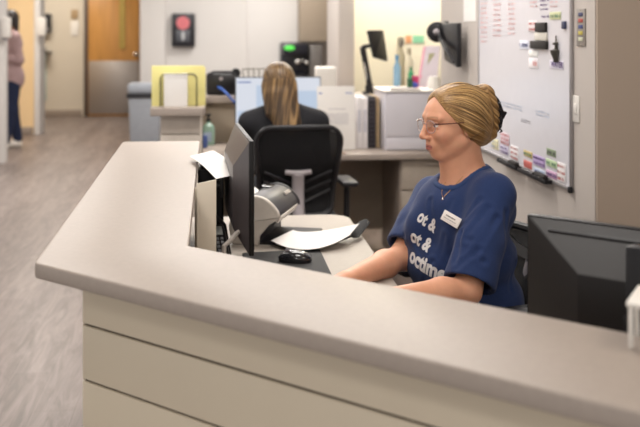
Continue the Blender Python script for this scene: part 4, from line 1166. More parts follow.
b, a, c = wallbox(40, 13.5, 50.5, 33, 17.1, .14, M_blk, 'd', None, None)
t = thing('towel_dispenser', 'black wall dispenser behind the corner post', 'dispenser', (a.x, 17.05, c.z)); b.build('cover', M_blk, t)
b = B(); b.bb((a.x+.03, 16.95, c.z+.03), (c.x-.03, 16.965, c.z+.09), .004); b.build('window', M_gryp, t)
a, c = fr(40.5, 47, 51, 53, 17.0)
b = B(); b.bb((a.x, 16.88, c.z), (c.x, 17.1, c.z+.025), .008); b.cyl(((a.x+c.x)/2-.03, 16.99, c.z+.02), ((a.x+c.x)/2-.03, 16.99, a.z), .03); o = b.build('drip_tray', M_blk); top(o, 'small black wall shelf below the black dispenser', 'shelf')
wallbox(70.5, 21, 78.5, 36, 17.1, .02, M_wht, 'wall_notice', 'white plate on the far corridor wall beside the door', 'plate')
wallbox(71, 9.5, 78, 19, 17.1, .02, mat('tan_plaque', '#a98f6d', .6), 'wall_plaque', 'small tan plaque above the white plate', 'plaque')
wallbox(42, 53, 46.5, 101, 17.1, .02, mat('pale_teal', '#c0cdc6', .4), 'wall_strip', 'tall pale teal strip on the far corridor wall', 'panel')

# ================================================================== PEOPLE
M_skin = mat('skin', '#d9a487', .48, var=.03, scale=60, attr=True, sss=.25)
M_hair = mat('hair', '#8a6a48', .42, var=.05, scale=200, attr=True)
SK = np.array(lin('#e0a586')[:3]); SKD = np.array(lin('#cf9378')[:3])
def vv(v): return np.array(v, np.float64)
def head_sdf(s, c, f, l, u, k=1.0):
    c, f, l, u = Vector(c), Vector(f), Vector(l), Vector(u)
    def p(a, b_, d): return c+(f*a+l*b_+u*d)*k
    M = (f, l, u)
    s.ell(p(-.014, 0, .028), (.093*k, .074*k, .084*k), .01, M)
    s.ell(p(.024, 0, -.022), (.062*k, .060*k, .080*k), .02, M)
    s.ell(p(.040, 0, .024), (.050*k, .058*k, .046*k), .02, M)
    s.ell(p(.020, 0, -.062), (.052*k, .050*k, .040*k), .02, M)
    s.ell(p(.061, 0, -.090), (.021*k, .021*k, .019*k), .018, M)
    for q in (-1, 1):
        s.cone(p(-.005, q*.052, -.052), p(.052, q*.014, -.094), .014*k, .012*k, .02)      # jaw line
        s.ell(p(.058, q*.036, -.030), (.024*k, .020*k, .022*k), .02, M)                  # cheek
        s.cone(p(.086, q*.012, .022), p(.072, q*.046, .020), .0095*k, .008*k, .012)       # brow ridge
    for q in (-1, 1):
        s.ell(p(.094, q*.032, .000), (.020*k, .019*k, .0125*k), .010, M, 'sub')           # socket
    for q in (-1, 1):
        s.ell(p(.0715, q*.031, -.001), (.0125*k,)*3, .003, M)                             # eyeball
        s.cone(p(.083, q*.022, .0062), p(.078, q*.043, .0055), .0035*k, .003*k, .004)     # upper lid
        s.cone(p(.081, q*.022, -.0085), p(.077, q*.042, -.0075), .0028*k, .0025*k, .005)
        s.ell(p(-.008, q*.073, -.010), (.016*k, .007*k, .029*k), .004, M)                 # ear
        s.ell(p(-.004, q*.0795, -.006), (.009*k, .005*k, .017*k), .004, M, 'sub')
    s.cone(p(.088, 0, .014), p(.108, 0, -.030), .0065*k, .0085*k, .009)                   # nose
    s.ell(p(.1075, 0, -.0335), (.0105*k, .0100*k, .0098*k), .006, M)
    for q in (-1, 1):
        s.ell(p(.097, q*.0115, -.038), (.011*k, .0062*k, .0062*k), .005, M)
        s.ell(p(.100, q*.006, -.0455), (.005*k, .003*k, .003*k), .002, M, 'sub')
    s.ell(p(.075, 0, -.062), (.020*k, .027*k, .022*k), .014, M)                           # muzzle
    for q in (-1, 1):
        s.cone(p(.0890, q*.003, -.0605), p(.080, q*.021, -.0632), .0042*k, .0025*k, .005)  # upper lip
    s.cone(p(.0885, -.006, -.0712), p(.0885, .006, -.0712), .0052*k, .0052*k, .006)
    for q in (-1, 1): s.cone(p(.0885, q*.006, -.0712), p(.080, q*.019, -.067), .005*k, .0025*k, .006)
    s.cone(p(.0955, -.012, -.0660), p(.0955, .012, -.0660), .0016*k, .0016*k, .002, 'sub')  # mouth line
def loc3(P, c, f, l, u, k=1.0):
    d = P-vv(c); return d@vv(f)/k, d@vv(l)/k, d@vv(u)/k
def blend(col, w, c):
    w = np.clip(w, 0, 1)[:, None]; return col*(1-w)+np.array(c)[None, :]*w
def sst(x, a, b): t = np.clip((x-a)/(b-a), 0, 1); return t*t*(3-2*t)
def head_col(P, c, f, l, u, k=1.0, base=SK, brow='#8a6a4c', iris='#5d6f7a'):
    a, b_, d = loc3(P, c, f, l, u, k)
    col = np.tile(base, (len(P), 1))
    R = lambda x, y, z, r: np.sqrt((a-x)**2+(b_-y)**2+(d-z)**2)/r
    for q in (-1, 1): col = blend(col, (1-sst(R(.062, q*.038, -.034, .03), .2, 1))*.45, lin('#d07f6a')[:3])
    col = blend(col, (1-sst(R(.112, 0, -.036, .018), .2, 1))*.35, lin('#cf8069')[:3])
    lip = (a > .072)*(np.abs(b_) < .021)*(d < -.0585)*(d > -.0775)
    lip = lip*(np.abs(d+.0664) < .0115*(1-(b_/.024)**2))*(1-sst(np.abs(b_), .016, .021))
    col = blend(col, lip*.85, lin('#b96a62')[:3])
    col = blend(col, ((a > .07)*(np.abs(b_) < .019)*(np.abs(d+.0662) < .0016))*.8, lin('#6d2f2b')[:3])
    bw = (a > .055)*(np.abs(b_) > .012)*(np.abs(b_) < .05)*(1-sst(np.abs(d-(.0205+.004*np.sin((np.abs(b_)-.012)*70))), 0.0, .0055))
    col = blend(col, bw*.5, lin(brow)[:3])
    for q in (-1, 1):
        e = np.sqrt((a-.0715)**2+(b_-q*.031)**2+(d+.001)**2)
        eye = (e < .0133)*(a > .076)*(np.abs(d+.001) < .0058)
        col = blend(col, eye*1.0, lin('#e6dedb')[:3])
        g = np.sqrt((b_-q*.031)**2+(d+.001)**2)
        col = blend(col, eye*(g < .0058), lin(iris)[:3]); col = blend(col, eye*(g < .0026), (0.01, .01, .01))
        lash = (a > .070)*(np.abs(b_-q*.032) < .014)*(1-sst(np.abs(d-.0055), .0008, .0026))
        col = blend(col, lash*.8, lin('#4a3226')[:3])
    return col

def raybvh(P, Q): return BVHTree.FromPolygons([tuple(x) for x in P], [tuple(int(i) for i in q) for q in Q])
def pick(bvhs, px, py):
    o = Vector((0, 0, EYE)); d = (C(px, py, 1)-o).normalized(); best = None
    for bv in bvhs:
        h = bv.ray_cast(o, d)
        if h[0] is not None and (best is None or h[3] < best[3]): best = h
    return best

# ---------------------------------------------------------------- seated woman in the blue shirt
HYAW = math.radians(22)
hf = -RT*math.cos(HYAW)-FW*math.sin(HYAW); hl = UP.cross(hf)
ROLL = math.radians(4)      # chin slightly down
hf2 = (hf*math.cos(ROLL)-UP*math.sin(ROLL)).normalized(); hu = hf2.cross(hl).normalized(); hf = hf2
hc = C(453.5, 121.5, 3.04)
NB = C(466, 178, 3.08)      # neck base
PV = C(490, 338, 3.12)      # pelvis
TY = math.radians(40)
up_t = (NB-PV).normalized()
tf = -RT*math.cos(TY)-FW*math.sin(TY); tl = UP.cross(tf); tf = tl.cross(up_t).normalized()
TM = (tf, tl, up_t)
SHN, SHF = C(494, 194, 2.93), C(432, 196, 3.26)
ELN, ELF = C(467, 291, 2.79), C(402, 257, 3.12)
WRN, WRF = C(386, 298, 2.66), C(345, 281, 2.84)
def torso(s, g, arms=True):
    k = .035
    s.ell(C(464, 209, 3.08), (.138+g, .170+g, .120+g), k, TM)
    s.ell(C(460, 258, 3.08), (.160+g, .182+g, .12+g), k, TM)
    s.ell(C(466, 300, 3.09), (.162+g, .188+g, .12+g), k, TM)
    s.ell(C(484, 335, 3.10), (.14+g, .185+g, .12+g), k, TM)
    for q in (-1, 1): s.ell(C(464, 224, 3.08)+tf*.09+tl*.075*q, (.062+g, .068+g, .068+g), .04, TM)
    s.cone(C(476, 181, 3.06), SHN+Vector((0, 0, -.004)), .056+g, .056+g, .05)
    s.cone(C(460, 183, 3.12), SHF+Vector((0, 0, -.008)), .045+g, .054+g, .04)
hcv = hc
sx = axis(.12, 1.06, .006, [(hc.x-.135, hc.x+.125, .002)])
sy = axis(2.40, 3.62, .006, [(hc.y-.10, hc.y+.10, .002)])
sz = axis(-.01, 1.36, .006, [(.70, .86, .004), (hc.z-.13, hc.z+.125, .002)])
S = SDF(sx, sy, sz)
torso(S, -.014)
S.cone(C(466, 188, 3.08), hc+hf*(-.018)+hu*(-.055), .068, .057, .03)                     # neck
S.cone(C(457, 186, 3.05), hc+hf*(.02)+hu*(-.082), .042, .034, .03)
head_sdf(S, hc, hf, hl, hu)
for (a_, e_, w_, sd) in ((SHN, ELN, WRN, 1), (SHF, ELF, WRF, -1)):
    S.cone(a_, e_, .046, .039, .03)
    md = e_.lerp(w_, .32)
    S.cone(e_, md, .038, .040, .02); S.cone(md, w_, .041, .0255, .02)
    hand(S, w_, (w_-e_).normalized()+Vector((-.25, 0, -.06)), (0, 0, -1), sd, .96, .55)
HP = PV+Vector((0, 0, -.02))
for q in (-1, 1):      # legs under the desk
    hip = HP+tl*.09*q; kn = Vector((.36, hip.y+(.02 if q < 0 else -.10), .56)); an = Vector((.40, kn.y, .10)); to = Vector((.24, kn.y, .045))
    S.chain([hip, kn, an], [.088, .06, .04], .03); S.cone(an+Vector((0, 0, -.04)), to, .042, .032, .02)
P, Q = S.mesh(); del S
P = relax(P, Q, 1, .4); Q = orient(P, Q)
col = head_col(P, hc, hf, hl, hu)
low = P[:, 2] < hc.z-.12
woman = thing('person', 'seated woman with pinned-back blonde hair and glasses in a navy t-shirt at the front desk', 'person', (PV.x, PV.y, 0))
body = np_mesh('body', P, Q, M_skin, woman, col)
BODY = raybvh(P, Q)

# t-shirt
M_shirt = mat('navy_heather_jersey', '#1d3260', .85, var=.18, scale=420, bump=.25, bscale=900, sheen=.1)
S = SDF(axis(.30, 1.06, .0045), axis(2.58, 3.50, .0045), axis(.42, 1.09, .0045))
torso(S, 0)
def sleeve(S, a_, e_, tt, r0, r1, r_in):
    """open-ended sleeve built on its own, then merged into the torso"""
    T_ = SDF(*S.ax)
    m_ = a_.lerp(e_, .5)
    T_.cone(a_, m_, r0, (r0+r1)/2, .02); T_.cone(m_, e_.lerp(e_+(e_-a_), .25), (r0+r1)/2, r1, .02)
    n_ = np.array((e_-a_).normalized(), np.float32); p_ = np.array(a_.lerp(e_, tt), np.float32)
    q = S.win(p_-.35, p_+.35); sl, X, Y, Z = q
    ax = (X-p_[0])*n_[0]+(Y-p_[1])*n_[1]+(Z-p_[2])*n_[2]
    rad = np.sqrt(np.maximum((X-p_[0])**2+(Y-p_[1])**2+(Z-p_[2])**2-ax**2, 0))
    T_.D[sl] = np.maximum(T_.D[sl], ax)
    T_.D[sl] = np.maximum(T_.D[sl], -np.maximum(-(ax+.04), rad-r_in))
    a, d, k = S.D, T_.D, .035
    h = np.clip(.5+.5*(a-d)/k, 0, 1); S.D = a*(1-h)+d*h-k*h*(1-h)
sleeve(S, SHN, ELN, .93, .059, .078, .064); sleeve(S, SHF, ELF, .86, .060, .070, .056)
# wrinkles: soft folds pressed into the cloth between pairs of points
P0, Q0 = S.mesh(); SH0 = raybvh(P0, orient(P0, Q0)); FOLDS = []
for (x0, y0, x1, y1, r) in ((488, 208, 466, 238, 1), (497, 218, 474, 255, .9), (506, 212, 503, 258, .8), (480, 200, 466, 216, .7), (479, 250, 456, 268, .9), (470, 240, 449, 256, .7),
                            (512, 236, 500, 280, 1), (430, 200, 434, 228, .6), (452, 200, 446, 215, .4), (484, 262, 472, 280, .8), (413, 240, 424, 262, .7), (404, 236, 399, 252, .6), (516, 262, 511, 290, .8),
                            (461, 232, 455, 262, 1.1), (432, 262, 424, 284, .8), (444, 236, 436, 262, .5)):
    h0 = pick([SH0], x0, y0); h1 = pick([SH0], x1, y1)
    if h0 and h1 and (h0[0]-h1[0]).length < .22: FOLDS.append((vv(h0[0]), vv(h1[0]), r))
n0 = C(462, 176, 3.06); n1 = n0+(hc-n0).normalized()*.02+Vector((0, 0, .14))-RT*.01
cd = np.array(n1-n0, np.float32)
q = S.win(np.array(n0)-.2, np.array(n0)+.25); sl, X, Y, Z = q
t_ = np.clip(((X-n0.x)*cd[0]+(Y-n0.y)*cd[1]+(Z-n0.z)*cd[2])/float(cd@cd), 0, 1)
cap = np.sqrt((X-n0.x-t_*cd[0])**2+(Y-n0.y-t_*cd[1])**2+(Z-n0.z-t_*cd[2])**2)-.076
CS = SDF(*S.ax); CS.D[sl] = np.maximum.reduce([S.D[sl]-.0018, cap-.016, -cap-.0005])
S.D[sl] = np.maximum(S.D[sl], -cap)
P, Q = S.mesh(); P = relax(P, Q, 2, .5); Q = orient(P, Q)
N = normals(P, Q)
dsp = np.array([noise.noise(Vector((p[0]*9, p[1]*9, p[2]*5)))*.0045+noise.noise(Vector((p[0]*24, p[1]*24, p[2]*14)))*.0022 for p in P])
for a_, b_, r in FOLDS:
    d_ = b_-a_; t_ = np.clip(((P-a_)@d_)/(d_@d_), 0, 1); q_ = np.linalg.norm(P-a_-t_[:, None]*d_, axis=1)
    w_ = r*(1-.5*t_)
    dsp += -.0042*w_*np.exp(-(q_/.007)**2)+.0022*w_*np.exp(-((q_-.016)/.007)**2)
P = P+N*dsp[:, None]
shirt = np_mesh('t_shirt', P, Q, M_shirt, woman); SHIRT = raybvh(P, Q)
P, Q = CS.mesh(); P = relax(P, Q, 2, .5); Q = orient(P, Q)
np_mesh('collar', P, Q, mat('navy_rib_knit', '#263c68', .85, var=.1, scale=300, bump=.3, bscale=700), shirt)
del S, CS

# trousers over the legs
S = SDF(axis(.16, 1.0, .008), axis(2.4, 3.6, .008), axis(.03, .66, .008))
for q in (-1, 1):
    hip = HP+tl*.09*q; kn = Vector((.36, hip.y+(.02 if q < 0 else -.10), .56)); an = Vector((.40, kn.y, .13))
    S.chain([hip, kn, an], [.10, .072, .055], .03)
S.ell(HP, (.13, .18, .10), .03, TM)
P, Q = S.mesh(); P = relax(P, Q, 1); Q = orient(P, Q)
np_mesh('trousers', P, Q, mat('dark_trousers', '#23242b', .85), woman)
S = SDF(axis(.12, .56, .006), axis(2.5, 3.5, .006), axis(-.01, .16, .006))
for q in (-1, 1):
    hip = HP+tl*.09*q; ky = hip.y+(.02 if q < 0 else -.10)
    S.cone((.41, ky, .05), (.22, ky, .042), .05, .042, .02); S.cone((.41, ky, .05), (.405, ky, .10), .048, .045, .02)
S.plane_cut((0, 0, .004), (0, 0, -1), (-9, -9, -9), (9, 9, 9))
P, Q = S.mesh(); Q = orient(P, Q); np_mesh('shoes', P, Q, mat('dark_shoe', '#1b1b1e', .5), woman); del S

# lettering on the shirt: each word lies on the cloth
M_print = mat('white_shirt_print', '#e4e3e4', .7, var=.02)
def cloth_text(s_, A, B_, hpx, bold=.042, m=M_print, parent=shirt, name='printed_word', lift=.0016, asc=None):
    """word along the cloth between two photo points; hpx = height in photo pixels of a capital at that distance"""
    ha = pick([SHIRT], *A); hb = pick([SHIRT], *B_)
    assert ha and hb, (s_, A, B_)
    a, b_ = ha[0], hb[0]; ex = (b_-a); W = ex.length; ex.normalize()
    nn = (ha[1]+hb[1]).normalized(); ey = nn.cross(ex).normalized()
    if ey.z < 0: ey = -ey
    me = text_mesh(s_, 1, bold, 4)
    bm = bmesh.new(); bm.from_mesh(me); bpy.data.meshes.remove(me)
    xs = [v.co.x for v in bm.verts]; x0, x1 = min(xs), max(xs)
    sy_ = hpx*.00304/.7
    for _ in range(3):
        es = [e for e in bm.edges if e.calc_length() > .12]
        if es: bmesh.ops.subdivide_edges(bm, edges=es, cuts=1); bmesh.ops.triangulate(bm, faces=bm.faces)
    for v in bm.verts:
        p = a+ex*((v.co.x-x0)/(x1-x0)*W)+ey*(v.co.y*sy_)
        h = SHIRT.ray_cast(p+nn*.06, -nn)
        if h[0] is None: h = SHIRT.find_nearest(p)
        v.co = h[0]+h[1]*lift
    bm.transform(wmat(parent).inverted())
    me = bpy.data.meshes.new(name); bm.to_mesh(me); bm.free(); me.materials.append(m)
    o = bpy.data.objects.new(name, me); COL.objects.link(o); o.parent = parent
    return o
cloth_text('ot &', (416.6, 219.5), (434.5, 233), 12.5)
cloth_text('ot &', (410.5, 240), (428, 252.5), 12.5)
cloth_text('octime', (409.5, 260), (446, 281.5), 14.5)
# name tag
cs_ = [pick([SHIRT], *q) for q in ((446.6, 210.6), (464.6, 220.5), (459.6, 230.3), (441.3, 219))]
cp = [h[0] for h in cs_]; cn = sum((h[1] for h in cs_), Vector()).normalized(); cm_ = sum(cp, Vector())/4
ex = ((cp[1]-cp[0])+(cp[2]-cp[3])).normalized(); ey = cn.cross(ex).normalized(); cn = ex.cross(ey)
W_ = (cp[1]-cp[0]).length; H_ = (cp[0]-cp[3]).length
lift = max((h[0]-cm_).dot(cn) for h in cs_)+.003
R_ = Matrix((ex, ey, cn)).transposed(); cc_ = cm_+cn*lift
b = B(); b.box(cc_, (W_, H_, .003), .001, R_); ntg = b.build('name_tag', mat('tag_white', '#e6dfda', .35, var=.01), woman, label='white name tag')
b = B()
def tagline(y, h, u0, u1, seed):
    r = random.Random(seed); u = u0
    while u < u1:
        wd = r.uniform(.02, .045); hh = h*r.uniform(.6, 1)
        b.box(cc_+ex*((u-.5)*W_)+ey*(y*H_)+cn*.0017, (wd*W_*.8, hh*H_, .0006), 0, R_); u += wd+.01
tagline(.13, .15, .22, .78, 3); b.build('name_line', mat('tag_print_dark', '#5a4a4a', .6), ntg)
b = B(); tagline(-.15, .09, .15, .85, 9); b.build('title_line', mat('tag_print_grey', '#a39c9c', .6), ntg)
# necklace
pts = []
for q in ((463, 176), (459, 181), (455, 185.5), (451, 190), (446.5, 194.5), (443, 198), (442, 193), (443, 187), (446, 182)):
    h = pick([BODY, SHIRT], *q)
    if h: pts.append(h[0]+h[1]*.0015)
b = B(); b.tube(pts, .0009, 6); nk = b.build('necklace', mat('gold_chain', '#b98f5d', .3, metal=.8), woman)
b = B(); b.sph(pts[5]+Vector((0, 0, -.004)), .0042, seg=12); b.build('pendant', mat('silver', '#d5d1cf', .2, metal=.9), nk)

# glasses
def hp(a, b_, d): return hc+hf*a+hl*b_+hu*d
M_frame = mat('clear_pink_frame', '#b59a96', .25, coat=.5); M_temple = mat('tortoise_brown', '#5b352c', .3)
b = B()
for q in (-1, 1):
    cx = q*.033; ring = []
    for k in range(28):
        t_ = 2*PI*k/28; rx = .0225; rz_ = .0185
        ring.append(hp(.0985-.06*abs(math.cos(t_)*rx*(1 if math.cos(t_)*q > 0 else 0))*4, cx+math.copysign(abs(math.cos(t_))**.8, math.cos(t_))*rx, -.003+math.copysign(abs(math.sin(t_))**.8, math.sin(t_))*rz_))
    b.tube(ring, .0013, 6, True)
b.tube([hp(.099, -.0105, .003), hp(.101, 0, .006), hp(.099, .0105, .003)], .0014, 6)
gl = b.build('glasses', M_frame, woman, label='clear pinkish glasses frame')
b = B()
for q in (-1, 1): b.tube([hp(.093, q*.055, .006), hp(.088, q*.069, .007), hp(.05, q*.078, .006), hp(-.005, q*.084, .005)], [.0022, .002, .0017, .0016], 6)
b.build('temple', M_temple, gl, label='brown temples')
M_lens = bpy.data.materials.new('clear_lens'); M_lens.use_nodes = True
nt = M_lens.node_tree; nt.nodes.clear(); o_ = nt.nodes.new('ShaderNodeOutputMaterial'); mx = nt.nodes.new('ShaderNodeMixShader'); tr = nt.nodes.new('ShaderNodeBsdfTransparent'); gs = nt.nodes.new('ShaderNodeBsdfGlossy'); gs.inputs['Roughness'].default_value = .05
mx.inputs[0].default_value = .09
nt.links.new(tr.outputs[0], mx.inputs[1]); nt.links.new(gs.outputs[0], mx.inputs[2]); nt.links.new(mx.outputs[0], o_.inputs[0])
for q in (-1, 1):
    b = B(); R_ = Matrix((hl, hu, hf)).transposed()
    b.cyl(hp(.0965, q*.033, -.003), hp(.0975, q*.033, -.003), .019, seg=28); b.build('lens', M_lens, gl)

# hair
def strand_hair(S, c, f, l, u, k, conv, cols, parent, name, seed=0, bun=None, amp=.0016, long=False):
    P, Q = S.mesh(); P = relax(P, Q, 2, .5); Q = orient(P, Q); N = normals(P, Q)
    a, b_, d = loc3(P, c, f, l, u, k)
    A_ = np.array((.085, 0, .055)); B_ = np.array((-.10, 0, -.055)); e_ = (B_-A_)/np.linalg.norm(B_-A_)
    V_ = np.stack([a, b_, d], 1)-A_; r = V_@e_; V_ = V_-r[:, None]*e_; upv = np.array((0, 0, 1.))-e_*e_[2]; upv /= np.linalg.norm(upv)
    th = np.arctan2(b_, V_@upv)
    n1 = np.empty(len(P)); n2 = np.empty(len(P))
    for i in range(len(P)):
        if long and d[i] < .03: v = Vector((b_[i]*45+d[i]*6, a[i]*30, d[i]*3+seed))
        elif bun is not None and a[i] < bun:
            ph = math.atan2(b_[i], a[i]-bun+.0)
            v = Vector((ph*2.2+d[i]*55, d[i]*16, 3.1))
        else: v = Vector((th[i]*15, r[i]*4, seed))
        n1[i] = noise.noise(v); n2[i] = noise.noise(Vector((v.x*2.7, v.y*1.3, v.z+5)))
    P = P+N*((n1*amp*.35+n2*amp*.6)[:, None])
    t_ = np.clip(.5+n1*.35+n2*.8, 0, 1)
    c0, c1, c2_ = (np.array(lin(x)[:3]) for x in cols)
    col = np.where(t_[:, None] < .5, c0+(c1-c0)*(t_[:, None]*2), c1+(c2_-c1)*(t_[:, None]*2-1))
    return np_mesh(name, P, Q, M_hair, parent, col)
HA = dict(f=hf, l=hl, u=hu)
def clipplane(S, c, f, l, u, k, fn):
    """keep hair only where fn(f, l, u) <= 0 (a smooth field)"""
    X = S.ax[0][:, None, None]-c[0]; Y = S.ax[1][None, :, None]-c[1]; Z = S.ax[2][None, None, :]-c[2]
    g = lambda v: (X*v[0]+Y*v[1]+Z*v[2])/k
    S.D = np.maximum(S.D, fn(g(f), g(l), g(u)).astype(np.float32)*k)
M3 = (hf, hl, hu)
S = SDF(axis(hc.x-.16, hc.x+.19, .0024), axis(hc.y-.15, hc.y+.16, .0024), axis(hc.z-.14, hc.z+.15, .0024))
S.ell(hp(-.016, 0, .028), (.104, .083, .090), .01, M3)
for q in (-1, 1): S.ell(hp(-.022, q*.066, -.006), (.044, .024, .046), .02, M3)
S.ell(hp(.026, 0, .044), (.056, .064, .048), .02, M3)
clipplane(S, hc, hf, hl, hu, 1, lambda a, b_, d: np.minimum((1.30*a-.030-d+.034*np.clip(1-np.abs(b_)/.055, 0, 1))*.6, 9))
HS = SDF(*S.ax); head_sdf(HS, hc, hf, hl, hu)
X_ = S.ax[0][:, None, None]-hc.x; Y_ = S.ax[1][None, :, None]-hc.y; Z_ = S.ax[2][None, None, :]-hc.z
ga, gb, gd = ((X_*v[0]+Y_*v[1]+Z_*v[2]) for v in (hf, hl, hu))
g_ = np.clip(-(1.30*ga-.030-gd+.034*np.clip(1-np.abs(gb)/.055, 0, 1))*.6, 0, .2)
S.D = np.maximum(S.D, (HS.D-(.003+g_*.42)).astype(np.float32)); del HS
S.ell(hp(-.060, 0, -.030), (.050, .066, .060), .03, M3)        # hair swept down to the nape
S.ell(hp(-.090, 0, .01), (.034, .050, .070), .03, M3)
# scooped nape / neck clearance
hair = None
# bun: vertical rolled twist
for k in range(7):
    d0 = .084-k*.0215; w0 = math.sin((k+.9)/7.8*PI); tw = .75
    e1_ = (hf*math.cos(tw)+hu*math.sin(tw)).normalized(); e3_ = (hu*math.cos(tw)-hf*math.sin(tw)).normalized()
    S.ell(hp(-.114-.014*w0, .006, d0), (.024+.007*w0, .027+.008*w0, .0155), .009, (e1_, hl, e3_))
S.cone(hp(-.100, .0, .07), hp(-.098, .0, -.055), .026, .028, .02)
HD = S.mesh()
hair = strand_hair(S, hc, hf, hl, hu, 1, (-.115, -.075), ('#5c4228', '#9a7344', '#d8b27c'), woman, 'hair', bun=-.108)
del S
HB = raybvh(HD[0], orient(*HD)); del HD
A_ = Vector((.085, 0, .055)); B2_ = Vector((-.10, 0, -.055)); e_ = (B2_-A_).normalized(); up2 = (Vector((0, 0, 1))-e_*e_.z).normalized()
rs_ = random.Random(3)
for nm, mt_, cnt in (('light_strands', mat('hair_light', '#dcb67e', .35, var=.1), 130), ('dark_strands', mat('hair_dark', '#6a5136', .4, var=.1), 110)):
    b = B(); V_ = []; F_ = []
    for _ in range(cnt):
        ph0 = rs_.uniform(-2.5, 2.5); r0_ = rs_.uniform(.0, .07); r1_ = rs_.uniform(.13, .195); pts = []
        for k in range(13):
            rr = r0_+(r1_-r0_)*k/12; ph1 = ph0+.10*math.sin(rr*30+ph0*3)*.4
            q_ = A_+e_*rr+(up2*math.cos(ph1)+Vector((0, 1, 0))*math.sin(ph1))*.16
            o_ = A_+e_*rr
            wq, wo = hp(*q_), hp(*o_)
            h = HB.ray_cast(wq, (wo-wq).normalized(), .17)
            if h[0] is None or (h[0]-wo).length < .035: break
            if loc3(vv(h[0]), hc, hf, hl, hu)[0] < -.10: break
            pts.append(h[0]+h[1]*.0003)
        if len(pts) > 4: b.tube(pts, [.0003]+[.0007]*(len(pts)-2)+[.0003], 4)
    o = b.build(nm, mt_, hair); o['kind'] = 'stuff'
M_clip = mat('black_hair_clip', '#17141a', .3)
b = B()
b.tube([hp(-.126, .014, .085), hp(-.148, .020, .05), hp(-.158, .020, .01), hp(-.150, .020, -.03), hp(-.128, .014, -.058)], [.004, .006, .010, .006, .004], 8)
b.tube([hp(-.150, .012, .014), hp(-.172, .010, .006), hp(-.166, .008, -.006)], [.010, .012, .007], 8)
for k in range(5):
    z = .05-k*.022; b.tube([hp(-.152, .016, z), hp(-.146, .036, z-.004), hp(-.134, .043, z-.006)], [.003, .0026, .0016], 6)
b.build('hair_clip', M_clip, woman, label='black claw hair clip')

# her chair
cf = -RT*math.cos(math.radians(22))-FW*math.sin(math.radians(22))
c2 = make_chair(.83)
c2.location = (PV.x+cf.x*.05, PV.y+cf.y*.05, 0); c2.rotation_euler = (0, 0, math.atan2(cf.y, cf.x))
c2['label'] = 'black office chair with a low mesh back behind the woman in the blue shirt'

# ---------------------------------------------------------------- long-haired woman at the rear desk, back to the visitor
rf = Vector((-.05, 1, 0)).normalized(); rl = UP.cross(rf); ru = UP
rc_ = C(278.5, 83, 5.28)
rw = thing('person', 'woman with long light brown hair and black top seated with her back to us', 'person', (rc_.x, 5.2, 0))
S = SDF(axis(rc_.x-.36, rc_.x+.36, .007, [(rc_.x-.1, rc_.x+.1, .004)]), axis(4.95, 6.15, .007, [(rc_.y-.11, rc_.y+.13, .004)]), axis(-.01, 1.35, .007, [(.72, .84, .0045), (rc_.z-.12, rc_.z+.12, .004)]))
RM = (rf, rl, ru)
nb = Vector((rc_.x+.012, 5.24, 1.05))
def rtorso(s, g):
    x0 = rc_.x+.03
    s.ell((x0, 5.27, .945), (.105+g, .185+g, .13+g), .035, RM); s.ell((x0+.005, 5.27, .76), (.11+g, .165+g, .14+g), .035, RM); s.ell((x0+.01, 5.26, .58), (.125+g, .185+g, .11+g), .035, RM)
    for q in (-1, 1): s.cone((x0-q*.03, 5.26, 1.04), (x0-q*.178, 5.27, .985), .05+g, .058+g, .03)
rtorso(S, -.012)
S.cone(nb+Vector((0, .01, -.05)), rc_+Vector((0, -.01, -.05)), .058, .05, .02)
head_sdf(S, rc_, rf, rl, ru)
RA = []
for q in (-1, 1):
    sh = Vector((rc_.x+.03-q*.178, 5.27, .975)); el = sh+Vector((-q*.035, .12, -.205)); wr = el+Vector((q*.10, .27, .035))
    RA.append((sh, el, wr)); S.chain([sh, el, wr], [.045, .038, .026], .02)
    hand(S, wr, (q*.15, 1, -.05), (0, 0, -1), q*1, .95, .5)
    hip = Vector((rc_.x+.02-q*.09, 5.27, .545)); kn = Vector((hip.x-q*.03, 5.72, .56)); an = Vector((kn.x, 5.68, .1))
    S.chain([hip, kn, an], [.085, .058, .04], .03); S.cone(an+Vector((0, 0, -.05)), an+Vector((0, .15, -.06)), .04, .03, .02)
P, Q = S.mesh(); P = relax(P, Q, 1, .4); Q = orient(P, Q)
np_mesh('body', P, Q, M_skin, rw, head_col(P, rc_, rf, rl, ru))
S = SDF(axis(rc_.x-.36, rc_.x+.36, .008), axis(5.05, 5.95, .008), axis(.45, 1.1, .008))
rtorso(S, .004)
for sh, el, wr in RA: S.chain([sh, el, el.lerp(wr, .8)], [.058, .050, .038], .02)
P, Q = S.mesh(); P = relax(P, Q, 2); Q = orient(P, Q); N = normals(P, Q)
P = P+N*np.array([noise.noise(Vector(p)*11)*.006 for p in P])[:, None]
np_mesh('top', P, Q, mat('black_knit', '#17171c', .85, var=.1), rw)
S = SDF(axis(rc_.x-.33, rc_.x+.36, .009), axis(5.05, 5.95, .009), axis(.05, .68, .009))
S2_ = SDF(axis(rc_.x-.33, rc_.x+.36, .009), axis(5.05, 6.0, .009), axis(-.01, .16, .009))
for q in (-1, 1):
    hip = Vector((rc_.x+.02-q*.09, 5.27, .545)); kn = Vector((hip.x-q*.03, 5.72, .56)); an = Vector((kn.x, 5.68, .13))
    S.chain([hip, kn, an], [.098, .07, .055], .03)
    S2_.cone((kn.x, 5.68, .05), (kn.x, 5.84, .042), .05, .042, .02)
P, Q = S.mesh(); P = relax(P, Q, 1); Q = orient(P, Q); np_mesh('trousers', P, Q, MATS['dark_trousers'], rw)
S2_.plane_cut((0, 0, .004), (0, 0, -1), (-9, -9, -9), (9, 9, 9)); P, Q = S2_.mesh(); Q = orient(P, Q); np_mesh('shoes', P, Q, MATS['dark_shoe'], rw)
S = SDF(axis(rc_.x-.17, rc_.x+.17, .004), axis(rc_.y-.19, rc_.y+.14, .004), axis(.88, 1.34, .004))
